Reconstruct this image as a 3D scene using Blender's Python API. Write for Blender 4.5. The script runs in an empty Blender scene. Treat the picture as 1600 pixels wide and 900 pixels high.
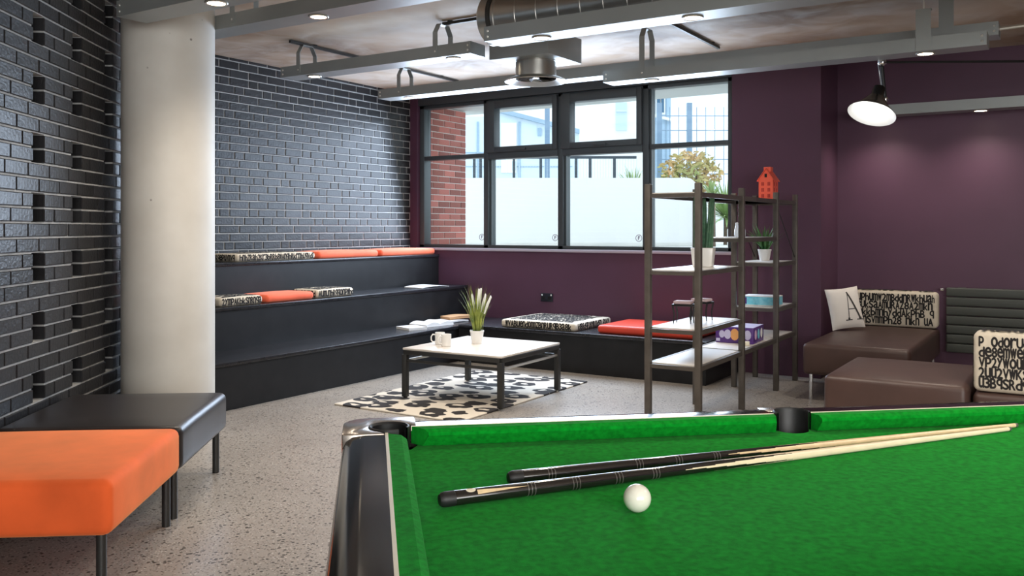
import bpy, bmesh, math, random
from mathutils import Vector, Matrix, Euler
random.seed(7)
S = bpy.context.scene
COL = S.collection
R = math.radians
TH = R(32.5)                       # the camera looks this far left of the window wall's normal

# ------------------------------------------------------------------ camera, world, lights, exposure
cam = bpy.data.cameras.new('camera'); camo = bpy.data.objects.new('camera', cam); COL.objects.link(camo)
cam.sensor_width = 36; cam.lens = 31.05; cam.shift_y = -0.058; cam.clip_end = 200
camo.location = (0, 0, 1.32); camo.rotation_euler = (R(90), 0, TH)
S.camera = camo
S.view_settings.view_transform = 'Standard'; S.view_settings.look = 'None'
S.view_settings.gamma = 1; S.view_settings.use_curve_mapping = False
S.view_settings.exposure = 0.9
S.cycles.use_denoising = True
S.cycles.max_bounces = 8; S.cycles.diffuse_bounces = 5; S.cycles.transparent_max_bounces = 12
S.cycles.sample_clamp_indirect = 6.0
w = bpy.data.worlds.new('sky'); S.world = w; w.use_nodes = True
w.node_tree.nodes['Background'].inputs[0].default_value = (0.80, 0.90, 1.0, 1)
w.node_tree.nodes['Background'].inputs[1].default_value = 1.3

def area(name, loc, direction, sx, sy, energy, color, portal=False):
    l = bpy.data.lights.new(name, 'AREA'); l.shape = 'RECTANGLE'; l.size = sx; l.size_y = sy
    l.energy = energy; l.color = color
    o = bpy.data.objects.new(name, l); COL.objects.link(o); o.location = loc
    o.rotation_euler = Vector(direction).to_track_quat('-Z', 'Y').to_euler()
    if portal: l.cycles.is_portal = True
    return o
# daylight of the seen window, plus fill added at an unseen rear opening
area('daylight_window', (-4.54, 7.82, 1.85), (0, -1, -0.25), 3.6, 1.35, 98, (0.66, 0.80, 1.0))
area('rear_fill', (3.0, -1.25, 1.65), (-0.62, 0.785, -0.05), 5.0, 2.0, 150, (1.0, 0.97, 0.93))

# ------------------------------------------------------------------ materials
M = {}
def mat(name, c, rough=.5, metal=0, spec=.5, var=0, vscale=6, bump=0, bscale=60, emit=None, es=0,
        sheen=0, sheen_c=(1, 1, 1), coat=0, rand=0, c2=None):
    m = bpy.data.materials.new(name); m.use_nodes = True; nt = m.node_tree
    p = nt.nodes['Principled BSDF']
    p.inputs['Base Color'].default_value = (*c, 1); p.inputs['Roughness'].default_value = rough
    p.inputs['Metallic'].default_value = metal; p.inputs['Specular IOR Level'].default_value = spec
    p.inputs['Sheen Weight'].default_value = sheen; p.inputs['Sheen Tint'].default_value = (*sheen_c, 1)
    p.inputs['Coat Weight'].default_value = coat
    if emit: p.inputs['Emission Color'].default_value = (*emit, 1); p.inputs['Emission Strength'].default_value = es
    tc = nt.nodes.new('ShaderNodeTexCoord')
    if var or c2:
        n = nt.nodes.new('ShaderNodeTexNoise'); n.inputs['Scale'].default_value = vscale; n.inputs['Detail'].default_value = 6
        nt.links.new(tc.outputs['Object'], n.inputs['Vector'])
        cr = nt.nodes.new('ShaderNodeValToRGB')
        a = tuple(max(0, x*(1-var)) for x in c); b = c2 or tuple(min(1, x*(1+var)) for x in c)
        cr.color_ramp.elements[0].position = .32; cr.color_ramp.elements[1].position = .68
        cr.color_ramp.elements[0].color = (*a, 1); cr.color_ramp.elements[1].color = (*b, 1)
        nt.links.new(n.outputs['Fac'], cr.inputs[0]); nt.links.new(cr.outputs[0], p.inputs['Base Color'])
    if rand:
        oi = nt.nodes.new('ShaderNodeObjectInfo'); cr = nt.nodes.new('ShaderNodeValToRGB')
        cr.color_ramp.elements[0].color = (*[x*(1-rand) for x in c], 1); cr.color_ramp.elements[1].color = (*[x*(1+rand) for x in c], 1)
        nt.links.new(oi.outputs['Random'], cr.inputs[0]); nt.links.new(cr.outputs[0], p.inputs['Base Color'])
    if bump:
        n2 = nt.nodes.new('ShaderNodeTexNoise'); n2.inputs['Scale'].default_value = bscale; n2.inputs['Detail'].default_value = 4
        nt.links.new(tc.outputs['Object'], n2.inputs['Vector'])
        b = nt.nodes.new('ShaderNodeBump'); b.inputs['Strength'].default_value = bump; b.inputs['Distance'].default_value = .01
        nt.links.new(n2.outputs['Fac'], b.inputs['Height']); nt.links.new(b.outputs[0], p.inputs['Normal'])
    M[name] = m
    return m

mat('black_brick', (.019, .019, .021), .33, spec=.26, rand=.35, bump=.25, bscale=45)
mat('mortar', (.34, .34, .335), .9, var=.15, vscale=20)
mat('hole_shade', (.004, .004, .004), .8)  # near-black standing in for the shade deep inside holes
mat('red_brick', (.48, .16, .13), .8, rand=.35, bump=.3, bscale=50)
mat('pale_mortar', (.78, .70, .66), .9)
mat('purple_paint', (.088, .036, .068), .48, var=.05, vscale=3, bump=.03, bscale=120)
mat('black_paint', (.011, .011, .012), .45, spec=.3, var=.2, vscale=8)
mat('black_tread', (.016, .016, .019), .27, var=.3, vscale=14)
mat('frame_grey', (.072, .086, .096), .42, metal=.25)
mat('frame_grey_lit', (.085, .105, .115), .4, metal=.3)  # lighter frame grey: daylight on the sides put into the colour
mat('sill', (.42, .38, .44), .4)
mat('steel_beam', (.33, .35, .345), .40, metal=.5, var=.06, vscale=3)
mat('galvanised', (.50, .49, .46), .30, metal=.95, var=.08, vscale=5)
mat('dark_steel', (.055, .054, .052), .45, metal=.6)
mat('black_metal', (.012, .012, .013), .4, metal=.3)
mat('chrome', (.75, .76, .78), .12, metal=1)
mat('bolt', (.75, .74, .7), .3, metal=.9)
mat('lamp_lens', (1, .9, .75), .4, emit=(1.0, .83, .60), es=9)
mat('trim_ring', (.55, .52, .47), .3, metal=.8)
mat('white_enamel', (.85, .85, .83), .35)
mat('orange_velvet', (.86, .13, .03), .8, spec=.2, var=.14, vscale=4, sheen=.4, sheen_c=(1, .60, .25))
mat('orange_fabric', (.80, .125, .055), .7, spec=.3, var=.08, vscale=9, sheen=.3, sheen_c=(1, .7, .5), bump=.05, bscale=300)
mat('red_vinyl', (.68, .065, .035), .36, var=.06, vscale=5)
mat('black_leather', (.022, .018, .018), .36, var=.15, vscale=5, bump=.06, bscale=160)
mat('brown_leather', (.066, .036, .030), .42, var=.12, vscale=5, bump=.05, bscale=160)
mat('cream_fabric', (.62, .55, .44), .9, var=.06, vscale=30, bump=.08, bscale=400)
mat('print_black', (.012, .010, .010), .85)
mat('pillow_white', (.80, .75, .69), .9, bump=.06, bscale=350)
mat('pillow_ink', (.055, .05, .048), .9)
mat('cloth', (.003, .235, .018), .95, spec=.02, var=.25, vscale=70, sheen=.06, sheen_c=(.6, 1, .6), bump=.15, bscale=500)
mat('black_lacquer', (.007, .006, .0055), .12, spec=.28)
mat('inlay', (.80, .72, .55), .35)
mat('casting', (.42, .37, .32), .22, metal=.9)
mat('rubber', (.012, .012, .013), .5)
mat('ball_white', (.86, .83, .72), .10, coat=.4)
mat('ebony', (.012, .010, .010), .16, coat=.6)
mat('maple', (.80, .60, .36), .3, var=.10, vscale=40)
mat('shaft_pale', (.86, .72, .50), .3, var=.06, vscale=30)
mat('cue_ring', (.16, .15, .14), .3, metal=.4)
mat('shelf_steel', (.105, .092, .080), .42, metal=.45, var=.15, vscale=12)
mat('shelf_board', (.66, .62, .57), .38, var=.05, vscale=12)
mat('table_top', (.70, .64, .57), .30, var=.07, vscale=9)
mat('ceramic', (.82, .80, .76), .25)
mat('leaf_green', (.10, .20, .03), .5, var=.4, vscale=14, c2=(.42, .46, .08))
mat('leaf_dark', (.030, .12, .035), .5, c2=(.12, .27, .07), vscale=12)
mat('cactus', (.045, .13, .07), .6, c2=(.09, .19, .11), vscale=40)
mat('flower_white', (.86, .85, .82), .7)
mat('soil', (.05, .035, .025), .95)
mat('red_tin', (.84, .12, .065), .38)
mat('red_tin_shaded', (.42, .028, .018), .5)  # darker copy of the tin red, shade of the recesses painted in
mat('paper', (.80, .79, .78), .8)
mat('print_pale', (.62, .60, .60), .8)
mat('kraft', (.48, .27, .13), .8)
mat('blue_print', (.10, .50, .66), .5, c2=(.30, .68, .80), vscale=25)
mat('purple_print', (.085, .028, .20), .4)
mat('print_orange', (.75, .36, .12), .5)
mat('print_pink', (.75, .50, .68), .5)
mat('print_lilac', (.55, .52, .72), .5)
mat('pale_pink', (.62, .46, .47), .7)
mat('radiator', (.060, .066, .058), .5)
mat('socket', (.012, .014, .022), .35)
mat('white_render', (.86, .86, .85), .9)
mat('ground_pale', (.74, .73, .70), .95, var=.06, vscale=2)
mat('cladding_blue', (.42, .57, .72), .6)
mat('cladding_pale', (.62, .72, .80), .6)
mat('cladding_line', (.30, .42, .54), .6)
mat('glass_dark', (.05, .15, .26), .08)
mat('glass_pale', (.55, .68, .82), .15)
mat('fence_blue', (.20, .30, .42), .5)
mat('railing', (.045, .06, .075), .5)
mat('soffit', (.66, .70, .69), .7)
mat('bush_leaf', (.30, .40, .12), .7, c2=(.66, .38, .18), vscale=2.4)
mat('yucca_leaf', (.20, .34, .10), .6, c2=(.42, .52, .24), vscale=5)
mat('bark', (.12, .085, .06), .9)
mat('sticker', (.30, .27, .38), .6)

def nodes(name):
    m = bpy.data.materials.new(name); m.use_nodes = True; M[name] = m
    return m.node_tree, m.node_tree.nodes['Principled BSDF']
def ramp(nt, src, stops):
    cr = nt.nodes.new('ShaderNodeValToRGB'); e = cr.color_ramp.elements
    while len(e) < len(stops): e.new(.5)
    for k, (p, c) in enumerate(stops): e[k].position = p; e[k].color = (*c, 1)
    nt.links.new(src, cr.inputs[0]); return cr.outputs[0]
def noise(nt, vec, scale, detail=5, dist=0):
    n = nt.nodes.new('ShaderNodeTexNoise'); n.inputs['Scale'].default_value = scale; n.inputs['Detail'].default_value = detail
    n.inputs['Distortion'].default_value = dist; nt.links.new(vec, n.inputs['Vector']); return n.outputs['Fac']
def voro(nt, vec, scale, feature='F1', rnd=1):
    n = nt.nodes.new('ShaderNodeTexVoronoi'); n.feature = feature; n.inputs['Scale'].default_value = scale
    n.inputs['Randomness'].default_value = rnd; nt.links.new(vec, n.inputs['Vector']); return n
def mixc(nt, f, a, b, mode='MIX'):
    n = nt.nodes.new('ShaderNodeMix'); n.data_type = 'RGBA'; n.blend_type = mode
    for i, v in ((0, f), (6, a), (7, b)):
        if isinstance(v, (float, int)): n.inputs[i].default_value = v
        elif isinstance(v, tuple): n.inputs[i].default_value = (*v, 1)
        else: nt.links.new(v, n.inputs[i])
    return n.outputs[2]
def math_(nt, op, a, b=0, c=0):
    n = nt.nodes.new('ShaderNodeMath'); n.operation = op
    for i, v in enumerate((a, b, c)):
        if isinstance(v, (float, int)): n.inputs[i].default_value = v
        else: nt.links.new(v, n.inputs[i])
    return n.outputs[0]
def obco(nt): return nt.nodes.new('ShaderNodeTexCoord').outputs['Object']

# polished aggregate concrete floor
nt, p = nodes('terrazzo'); oc = obco(nt)
base = ramp(nt, noise(nt, oc, 1.3, 6), [(.3, (.27, .24, .21)), (.7, (.37, .335, .295))])
v1 = voro(nt, oc, 36); v2 = voro(nt, oc, 75)
n1 = noise(nt, oc, 7, 2)
sp1 = ramp(nt, math_(nt, 'ADD', v1.outputs['Distance'], math_(nt, 'MULTIPLY', n1, .45)), [(.42, (1, 1, 1)), (.49, (0, 0, 0))])
sp2 = ramp(nt, v2.outputs['Distance'], [(.24, (1, 1, 1)), (.34, (0, 0, 0))])
c = mixc(nt, sp2, base, (.16, .135, .115)); c = mixc(nt, sp1, c, (.06, .05, .042))
v3 = voro(nt, oc, 60); sp3 = ramp(nt, v3.outputs['Distance'], [(.16, (.7, .7, .7)), (.24, (0, 0, 0))])
c = mixc(nt, sp3, c, (.58, .55, .51))
nt.links.new(c, p.inputs['Base Color']); p.inputs['Roughness'].default_value = .30; p.inputs['Specular IOR Level'].default_value = .5

# fair-faced concrete ceiling: cloudy, with the ochre and dark staining of the slab
nt, p = nodes('ceiling_concrete'); oc = obco(nt)
c = ramp(nt, noise(nt, oc, .75, 8, .6), [(.32, (.18, .118, .08)), (.48, (.40, .295, .21)), (.66, (.61, .52, .42))])
st = ramp(nt, noise(nt, oc, 3.2, 7, .8), [(.42, (0, 0, 0)), (.70, (.5, .5, .5))])
c = mixc(nt, st, c, (.62, .59, .55))
nt.links.new(c, p.inputs['Base Color']); p.inputs['Roughness'].default_value = .62
# column concrete with small blow holes
nt, p = nodes('column_concrete'); oc = obco(nt)
c = ramp(nt, noise(nt, oc, 2.2, 7), [(.3, (.50, .475, .43)), (.7, (.62, .60, .555))])
vv = voro(nt, oc, 7.5); sp = ramp(nt, vv.outputs['Distance'], [(.045, (1, 1, 1)), (.075, (0, 0, 0))])
gate = ramp(nt, noise(nt, oc, 5, 2), [(.50, (0, 0, 0)), (.56, (1, 1, 1))])
c = mixc(nt, math_(nt, 'MULTIPLY', sp, gate), c, (.22, .2, .18))
nt.links.new(c, p.inputs['Base Color']); p.inputs['Roughness'].default_value = .6
# rug: cream pile with open dark leopard rings
nt, p = nodes('rug_leopard'); oc = obco(nt)
mp = nt.nodes.new('ShaderNodeMapping'); mp.inputs['Scale'].default_value = (4.2, 5.6, 1); nt.links.new(oc, mp.inputs[0])
vn = nt.nodes.new('ShaderNodeTexNoise'); vn.inputs['Scale'].default_value = 1.7; vn.inputs['Detail'].default_value = 2; nt.links.new(mp.outputs[0], vn.inputs['Vector'])
vec = mixc(nt, .55, mp.outputs[0], vn.outputs['Color'], 'ADD')
vo = voro(nt, vec, 1.0, rnd=.62)
outer = ramp(nt, vo.outputs['Distance'], [(.44, (1, 1, 1)), (.46, (0, 0, 0))])
off_ = nt.nodes.new('ShaderNodeVectorMath'); off_.operation = 'ADD'; nt.links.new(vec, off_.inputs[0]); off_.inputs[1].default_value = (.10, -.06, 0)
vi = voro(nt, off_.outputs[0], 1.0, rnd=.62)
inner = ramp(nt, vi.outputs['Distance'], [(.15, (0, 0, 0)), (.17, (1, 1, 1))])
k = math_(nt, 'MULTIPLY', outer, inner)
c = mixc(nt, k, (.66, .60, .51), (.022, .019, .020))
nt.links.new(c, p.inputs['Base Color']); p.inputs['Roughness'].default_value = .95
# clear glazing: mostly see-through, a little mirror-like
m = bpy.data.materials.new('glass'); m.use_nodes = True; M['glass'] = m; nt = m.node_tree; nt.nodes.clear()
o = nt.nodes.new('ShaderNodeOutputMaterial'); a = nt.nodes.new('ShaderNodeBsdfTransparent'); b = nt.nodes.new('ShaderNodeBsdfGlossy')
b.inputs['Roughness'].default_value = .02; a.inputs[0].default_value = (.95, .98, .98, 1)
x = nt.nodes.new('ShaderNodeMixShader'); x.inputs[0].default_value = .05
nt.links.new(a.outputs[0], x.inputs[1]); nt.links.new(b.outputs[0], x.inputs[2]); nt.links.new(x.outputs[0], o.inputs[0])

# ------------------------------------------------------------------ mesh helpers
class MB:
    def __init__(s): s.v = []; s.f = []
    def add(s, vs, fs):
        n = len(s.v); s.v += [tuple(q) for q in vs]; s.f += [tuple(i+n for i in q) for q in fs]; return s
    def box(s, x0, x1, y0, y1, z0, z1, m=None):
        vs = [Vector(q) for q in ((x0,y0,z0),(x1,y0,z0),(x1,y1,z0),(x0,y1,z0),(x0,y0,z1),(x1,y0,z1),(x1,y1,z1),(x0,y1,z1))]
        if m: vs = [m @ q for q in vs]
        return s.add(vs, [(0,3,2,1),(4,5,6,7),(0,1,5,4),(1,2,6,5),(2,3,7,6),(3,0,4,7)])
    def prism(s, poly, z0, z1, m=None):
        n = len(poly)
        vs = [Vector((a, b, z0)) for a, b in poly] + [Vector((a, b, z1)) for a, b in poly]
        if m: vs = [m @ q for q in vs]
        return s.add(vs, [tuple(range(n))[::-1], tuple(range(n, 2*n))] + [(i, (i+1) % n, n+(i+1) % n, n+i) for i in range(n)])
    def tube(s, pts, r, n=10, cap=True):
        pts = [Vector(q) for q in pts]; rs = r if isinstance(r, (list, tuple)) else [r]*len(pts)
        rings = []; base = len(s.v); up = None
        for i, q in enumerate(pts):
            t = (pts[min(i+1, len(pts)-1)] - pts[max(i-1, 0)]).normalized()
            if up is None:
                up = t.orthogonal().normalized()
            else:
                up = (up - t*up.dot(t)).normalized()
            bt = t.cross(up)
            for k in range(n):
                a = 2*math.pi*k/n
                s.v.append(tuple(q + (up*math.cos(a) + bt*math.sin(a))*rs[i]))
        for i in range(len(pts)-1):
            for k in range(n):
                a = base+i*n+k; b = base+i*n+(k+1) % n
                s.f.append((a, b, b+n, a+n))
        if cap:
            s.f.append(tuple(base+k for k in range(n))[::-1]); e = base+(len(pts)-1)*n
            s.f.append(tuple(e+k for k in range(n)))
        return s
    def lathe(s, prof, n=24, m=None, cap=True):
        base = len(s.v)
        for r, z in prof:
            for k in range(n):
                a = 2*math.pi*k/n; q = Vector((r*math.cos(a), r*math.sin(a), z))
                s.v.append(tuple(m @ q if m else q))
        for i in range(len(prof)-1):
            for k in range(n):
                a = base+i*n+k; b = base+i*n+(k+1) % n
                s.f.append((a, b, b+n, a+n))
        if cap:
            s.f.append(tuple(base+k for k in range(n))[::-1]); e = base+(len(prof)-1)*n
            s.f.append(tuple(e+k for k in range(n)))
        return s
    def mesh(s, name, material, bevel=0, seg=2, smooth=True, ang=35):
        me = bpy.data.meshes.new(name); me.from_pydata(s.v, [], s.f)
        bm = bmesh.new(); bm.from_mesh(me)
        bmesh.ops.recalc_face_normals(bm, faces=bm.faces)
        if bevel:
            es = [e for e in bm.edges if len(e.link_faces) == 2 and e.calc_face_angle(0) > R(30)]
            bmesh.ops.bevel(bm, geom=es, offset=bevel, segments=seg, affect='EDGES', profile=.5, clamp_overlap=True)
        bm.to_mesh(me); bm.free()
        if smooth:
            for q in me.polygons: q.use_smooth = True
            me.set_sharp_from_angle(angle=R(ang))
        me.materials.append(M[material])
        return me
    def build(s, name, material, parent=None, **k):
        o = bpy.data.objects.new(name, s.mesh(name, material, **k)); COL.objects.link(o); o.parent = parent
        return o

def tag(o, label=None, cat=None, group=None, kind=None):
    if label: o['label'] = label
    if cat: o['category'] = cat
    if group: o['group'] = group
    if kind: o['kind'] = kind
    return o
def thing(name, label, cat, loc=(0, 0, 0), rz=0, group=None):
    o = bpy.data.objects.new(name, None); COL.objects.link(o); o.location = loc; o.rotation_euler = (0, 0, rz); o.empty_display_size = .1
    return tag(o, label, cat, group)
def struct(name, mb, material, label=None, **k):
    o = mb.build(name, material, **k); o['kind'] = 'structure'
    if label: o['label'] = label
    return o
def copy_part(src, parent, loc=None, rot=None):
    c = src.copy(); COL.objects.link(c); c.parent = parent
    if loc is not None: c.location = loc
    if rot is not None: c.rotation_euler = rot
    return c
def clone(root, loc, rz=0, label=None):
    r = root.copy(); COL.objects.link(r); r.location = loc; r.rotation_euler = (0, 0, rz)
    if label: r['label'] = label
    for ch in list(root.children):
        c = copy_part(ch, r)
        for g in list(ch.children): copy_part(g, c)
    return r
def B(*a, m=None): return MB().box(*a, m=m)

def slab(sx, sy, sz, r=.03, puff=.0, n=10):
    """upholstered block: rounded box, centred in x/y, standing on z=0, top and sides slightly crowned"""
    bm = bmesh.new(); bmesh.ops.create_cube(bm, size=1)
    for v in bm.verts: v.co = Vector((v.co.x*sx, v.co.y*sy, (v.co.z+.5)*sz))
    bmesh.ops.bevel(bm, geom=list(bm.edges), offset=r, segments=4, affect='EDGES', profile=.5)
    if puff:
        for _ in range(1):
            es = [e for e in bm.edges if e.calc_length() > .12]
            bmesh.ops.subdivide_edges(bm, edges=es, cuts=4, use_grid_fill=True)
        for v in bm.verts:
            u = max(0, 1-(2*v.co.x/sx)**2); t = max(0, 1-(2*v.co.y/sy)**2)
            v.co.z += puff*u*t*(1 if v.co.z > sz*.5 else 0)
    mb = MB(); bm.verts.index_update()
    mb.add([v.co for v in bm.verts], [[v.index for v in f.verts] for f in bm.faces]); bm.free()
    return mb

ALPH = "ABanKR8mUu2ZhobreVyd3Spnwqkdhnmup"
def letters_mesh(width, height, rows, seed):
    """rows of jumbled bold letters packed into width x height, lying in the xy plane"""
    rnd = random.Random(seed); mb = MB(); rh = height/rows
    for r_ in range(rows):
        x = 0.0
        while x < width-.25*rh:
            gw, gh, gx, gy, vs, fs = glyph(rnd.choice(ALPH))
            wch = min(rh*rnd.uniform(.46, .62), width-x); sx = wch/gw; sy = rh*1.02/gh
            if rnd.random() < .985:
                for e, (ox, oy) in enumerate(((0, 0), (.07, .02), (.14, 0), (.07, .05), (.07, -.04))):
                    mb.add([((a-gx)*sx*.88+x+ox*wch, (b-gy)*sy*.93+r_*rh+(.04+oy)*rh, .0001*e+.0005*(r_ % 2)) for a, b in vs], fs)
            x += wch*.98
    return mb
GL = {}
def glyph(ch):
    if ch in GL: return GL[ch]
    cu = bpy.data.curves.new('glyph', 'FONT'); cu.body = ch; cu.resolution_u = 3; cu.offset = 0
    ob = bpy.data.objects.new('glyph', cu); COL.objects.link(ob)
    bpy.context.view_layer.update()
    dg = bpy.context.evaluated_depsgraph_get(); me = bpy.data.meshes.new_from_object(ob.evaluated_get(dg))
    vs = [(v.co.x, v.co.y) for v in me.vertices]; fs = [tuple(p_.vertices) for p_ in me.polygons]
    xs = [a for a, b in vs]; ys = [b for a, b in vs]
    GL[ch] = (max(xs)-min(xs), max(ys)-min(ys), min(xs), min(ys), vs, fs)
    bpy.data.objects.remove(ob); bpy.data.meshes.remove(me); bpy.data.curves.remove(cu)
    return GL[ch]
def letters(parent, width, height, rows, seed, matrix, name='printed_letters'):
    mb = letters_mesh(width, height, rows, seed); mb.v = [tuple(matrix @ Vector(q)) for q in mb.v]
    return tag(mb.build(name, 'print_black', parent, smooth=False), kind='stuff')
def text_mesh(body, size, name, material, parent, matrix, bold=0, depth=.0006):
    cu = bpy.data.curves.new(name, 'FONT'); cu.body = body; cu.size = size; cu.align_x = 'CENTER'; cu.align_y = 'CENTER'; cu.extrude = depth; cu.offset = bold
    ob = bpy.data.objects.new(name, cu); COL.objects.link(ob); bpy.context.view_layer.update()
    me = bpy.data.meshes.new_from_object(ob.evaluated_get(bpy.context.evaluated_depsgraph_get())); me.transform(matrix)
    bpy.data.objects.remove(ob); bpy.data.curves.remove(cu); me.materials.clear(); me.materials.append(M[material])
    o = bpy.data.objects.new(name, me); COL.objects.link(o); o.parent = parent; return o

# ------------------------------------------------------------------ setting: shell
XB, YW, YR, ZC = -6.49, 8.0, 8.65, 2.88       # brick wall plane, window wall, recessed wall, ceiling
XP = -1.88                                     # right edge of the purple pier
A_ = Vector((-.6032, .7976, 0)).normalized(); B_ = Vector((.7976, .6032, 0)).normalized()   # left wall: along / into the room
CORNER = Vector((-6.49, 5.24, 0)); SC = CORNER.dot(A_); BW = CORNER.dot(B_)            # its along-coordinate and plane
REAR = CORNER - A_*11; REAR2 = REAR + B_*7.0
poly = [(CORNER.x, CORNER.y), (REAR.x, REAR.y), (REAR2.x, REAR2.y), (REAR2.x, YR), (XP, YR), (XP, YW), (XB, YW)]
big = [(CORNER.x-.3, CORNER.y-.15), (REAR.x-.2, REAR.y-.3), (REAR2.x+.3, REAR2.y-.2), (REAR2.x+.3, YR+.3), (XP-.2, YR+.3), (XP-.2, YW+.25), (XB-.3, YW+.25)]
struct('floor', MB().prism(big, -.12, 0), 'terrazzo', smooth=False)
struct('ceiling', MB().prism(big, ZC, ZC+.2), 'ceiling_concrete', smooth=False)

def brick_data(L, H, D, material):
    c = .004; mb = MB()
    mb.add([(c,0,c),(L-c,0,c),(L-c,0,H-c),(c,0,H-c),(0,c,0),(L,c,0),(L,c,H),(0,c,H),(0,D,0),(L,D,0),(L,D,H),(0,D,H)],
           [(0,1,2,3),(4,5,1,0),(5,6,2,1),(6,7,3,2),(7,4,0,3),(8,9,5,4),(9,10,6,5),(10,11,7,6),(11,8,4,7)])
    return mb
class Bricks:
    """courses of bricks on one wall; x runs along the wall, y into it, z up"""
    def __init__(s, wall, origin, phi, pitch, material, depth=.102):
        s.wall = wall; s.mw = Matrix.Translation(origin) @ Matrix.Rotation(phi, 4, 'Z'); s.phi = phi
        s.P = pitch; s.J = .010; s.depth = depth; s.mat = material; s.items = []; s.cache = {}; s.yaw = 0
    def put(s, x, k, L): s.items.append((x, k*.075+.005, L, .065 if k < 38 else .024))
    def course(s, k, x0, x1, off, seq):
        """lay seq (list of (length in pitches, is_brick)) repeatedly from off, clipped to x0..x1"""
        tot = sum(q for q, _ in seq)*s.P
        x = off - math.ceil((off-x0)/tot)*tot - tot; i = 0; gaps = []
        while x < x1:
            q, br = seq[i % len(seq)]; a, b = x, x+q*s.P
            ca, cb = max(a, x0), min(b, x1)
            if cb-ca > .03:
                if br: s.put(ca+s.J/2, k, round(cb-ca-s.J, 3))
                else: gaps.append((ca, cb))
            x = b; i += 1
        return gaps
    def finish(s, keyfn, limit=300, accept=None):
        def wc(it): return s.mw @ Vector((it[0]+it[2]/2, 0, it[1]+.03))
        cand = [it for it in s.items if accept is None or accept(wc(it))]
        cand.sort(key=lambda it: keyfn(wc(it))); near = set(cand[:limit])
        rest = [it for it in s.items if it not in near]
        for it in cand[:limit]:
            L = it[2]
            if (L, it[3]) not in s.cache: s.cache[(L, it[3])] = brick_data(L, it[3], s.depth, s.mat).mesh('brick', s.mat, smooth=False)
            o = bpy.data.objects.new('brick', s.cache[(L, it[3])]); COL.objects.link(o); o.parent = s.wall
            o.location = s.mw @ Vector((it[0], random.uniform(-.0012, .0012), it[1])); o.rotation_euler = (0, 0, s.phi+s.yaw+random.uniform(-.005, .005))
        if rest:
            mb = MB()
            for it in rest:
                bd = brick_data(it[2], it[3], s.depth, s.mat); mb.add([s.mw @ Vector((a+it[0], b, c+it[1])) for a, b, c in bd.v], bd.f)
            o = mb.build('brick_courses', s.mat, s.wall, smooth=False); o['kind'] = 'stuff'
CAM = Vector((0, 0, 1.32))
def rel(pt):
    d = pt-CAM; dd = -d.x*math.sin(TH)+d.y*math.cos(TH); l = d.x*math.cos(TH)+d.y*math.sin(TH)
    return dd, 800+1380*l/max(dd, .01), 357-1380*d.z/max(dd, .01)

# back wall (bleacher side): black glazed brick, two stretcher courses then two of alternating headers
mw = Matrix.Translation((XB, 0, 0)) @ Matrix.Rotation(R(90), 4, 'Z')
back = struct('wall_back', MB().box(5.0, YW+.02, .007, .25, 0, ZC, m=mw), 'mortar', smooth=False)
bk = Bricks(back, (XB, 0, 0), R(90), .225, 'black_brick', .05)
for k in range(0, 39):
    t = k % 4; x0, x1 = 5.24, 8.0
    if t < 2: bk.course(k, x0, x1, .1125*t, [(1, 1)])
    elif k == 38: bk.course(k, x0, x1, 0, [(1, 1)])
    else: bk.course(k, x0, x1, .1125*(1.5 if t == 2 else 0)+.056*(k//4 % 2), [(1, 1), (.5, 1)])
bk.finish(lambda q: q.y, 300, lambda q: q.z > 1.03 and q.y > 5.30)

# left wall: the same brick with a grid of two-course open slots
PHI = math.atan2(A_.y, A_.x); org = B_*BW
mwl = Matrix.Translation(org) @ Matrix.Rotation(PHI, 4, 'Z')
PL = .2358; SL0 = 4.621-PL*.25
lw = MB(); x0w, x1w = SC-11, SC
deep = .105
lb = Bricks(None, org, PHI, PL, 'black_brick', deep-.003); lb.yaw = 0
for k in range(0, 39):
    t = k % 4; z0, z1 = k*.075, (k+1)*.075
    if t < 2: lb.course(k, x0w, x1w, SL0+PL*(.5*t+.25), [(1, 1)]); gaps = []
    elif k == 38: gaps = []; lb.course(k, x0w, x1w, SL0, [(1, 1)])
    elif t == 2: gaps = lb.course(k, x0w, x1w, SL0, [(.5, 0), (.5, 1), (1, 1)])
    else: gaps = lb.course(k, x0w, x1w, SL0, [(.5, 0), (1, 1), (.5, 1)])
    c0 = x0w
    for a, b in gaps + [(x1w, x1w)]:
        e0 = .010 if c0 > x0w+.001 else 0; e1 = .010 if a < x1w-.001 else 0
        if a-c0 > .03: lw.box(c0+e0, a-e1, .007, deep, z0, min(z1, ZC))
        c0 = b
lw.v = [tuple(mwl @ Vector(q)) for q in lw.v]
left = struct('wall_left', lw, 'mortar', smooth=False); lb.wall = left
MB().box(x0w, x1w, deep, deep+.12, 0, ZC, m=mwl).build('slot_shade_back', 'hole_shade', left, smooth=False)  # black slab painted as the shade inside the slots
lb.finish(lambda q: abs(rel(q)[0]-4.7), 300, lambda q: -25 < rel(q)[1] < 205 and -20 < rel(q)[2] < 690 and rel(q)[0] > 3)

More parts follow.
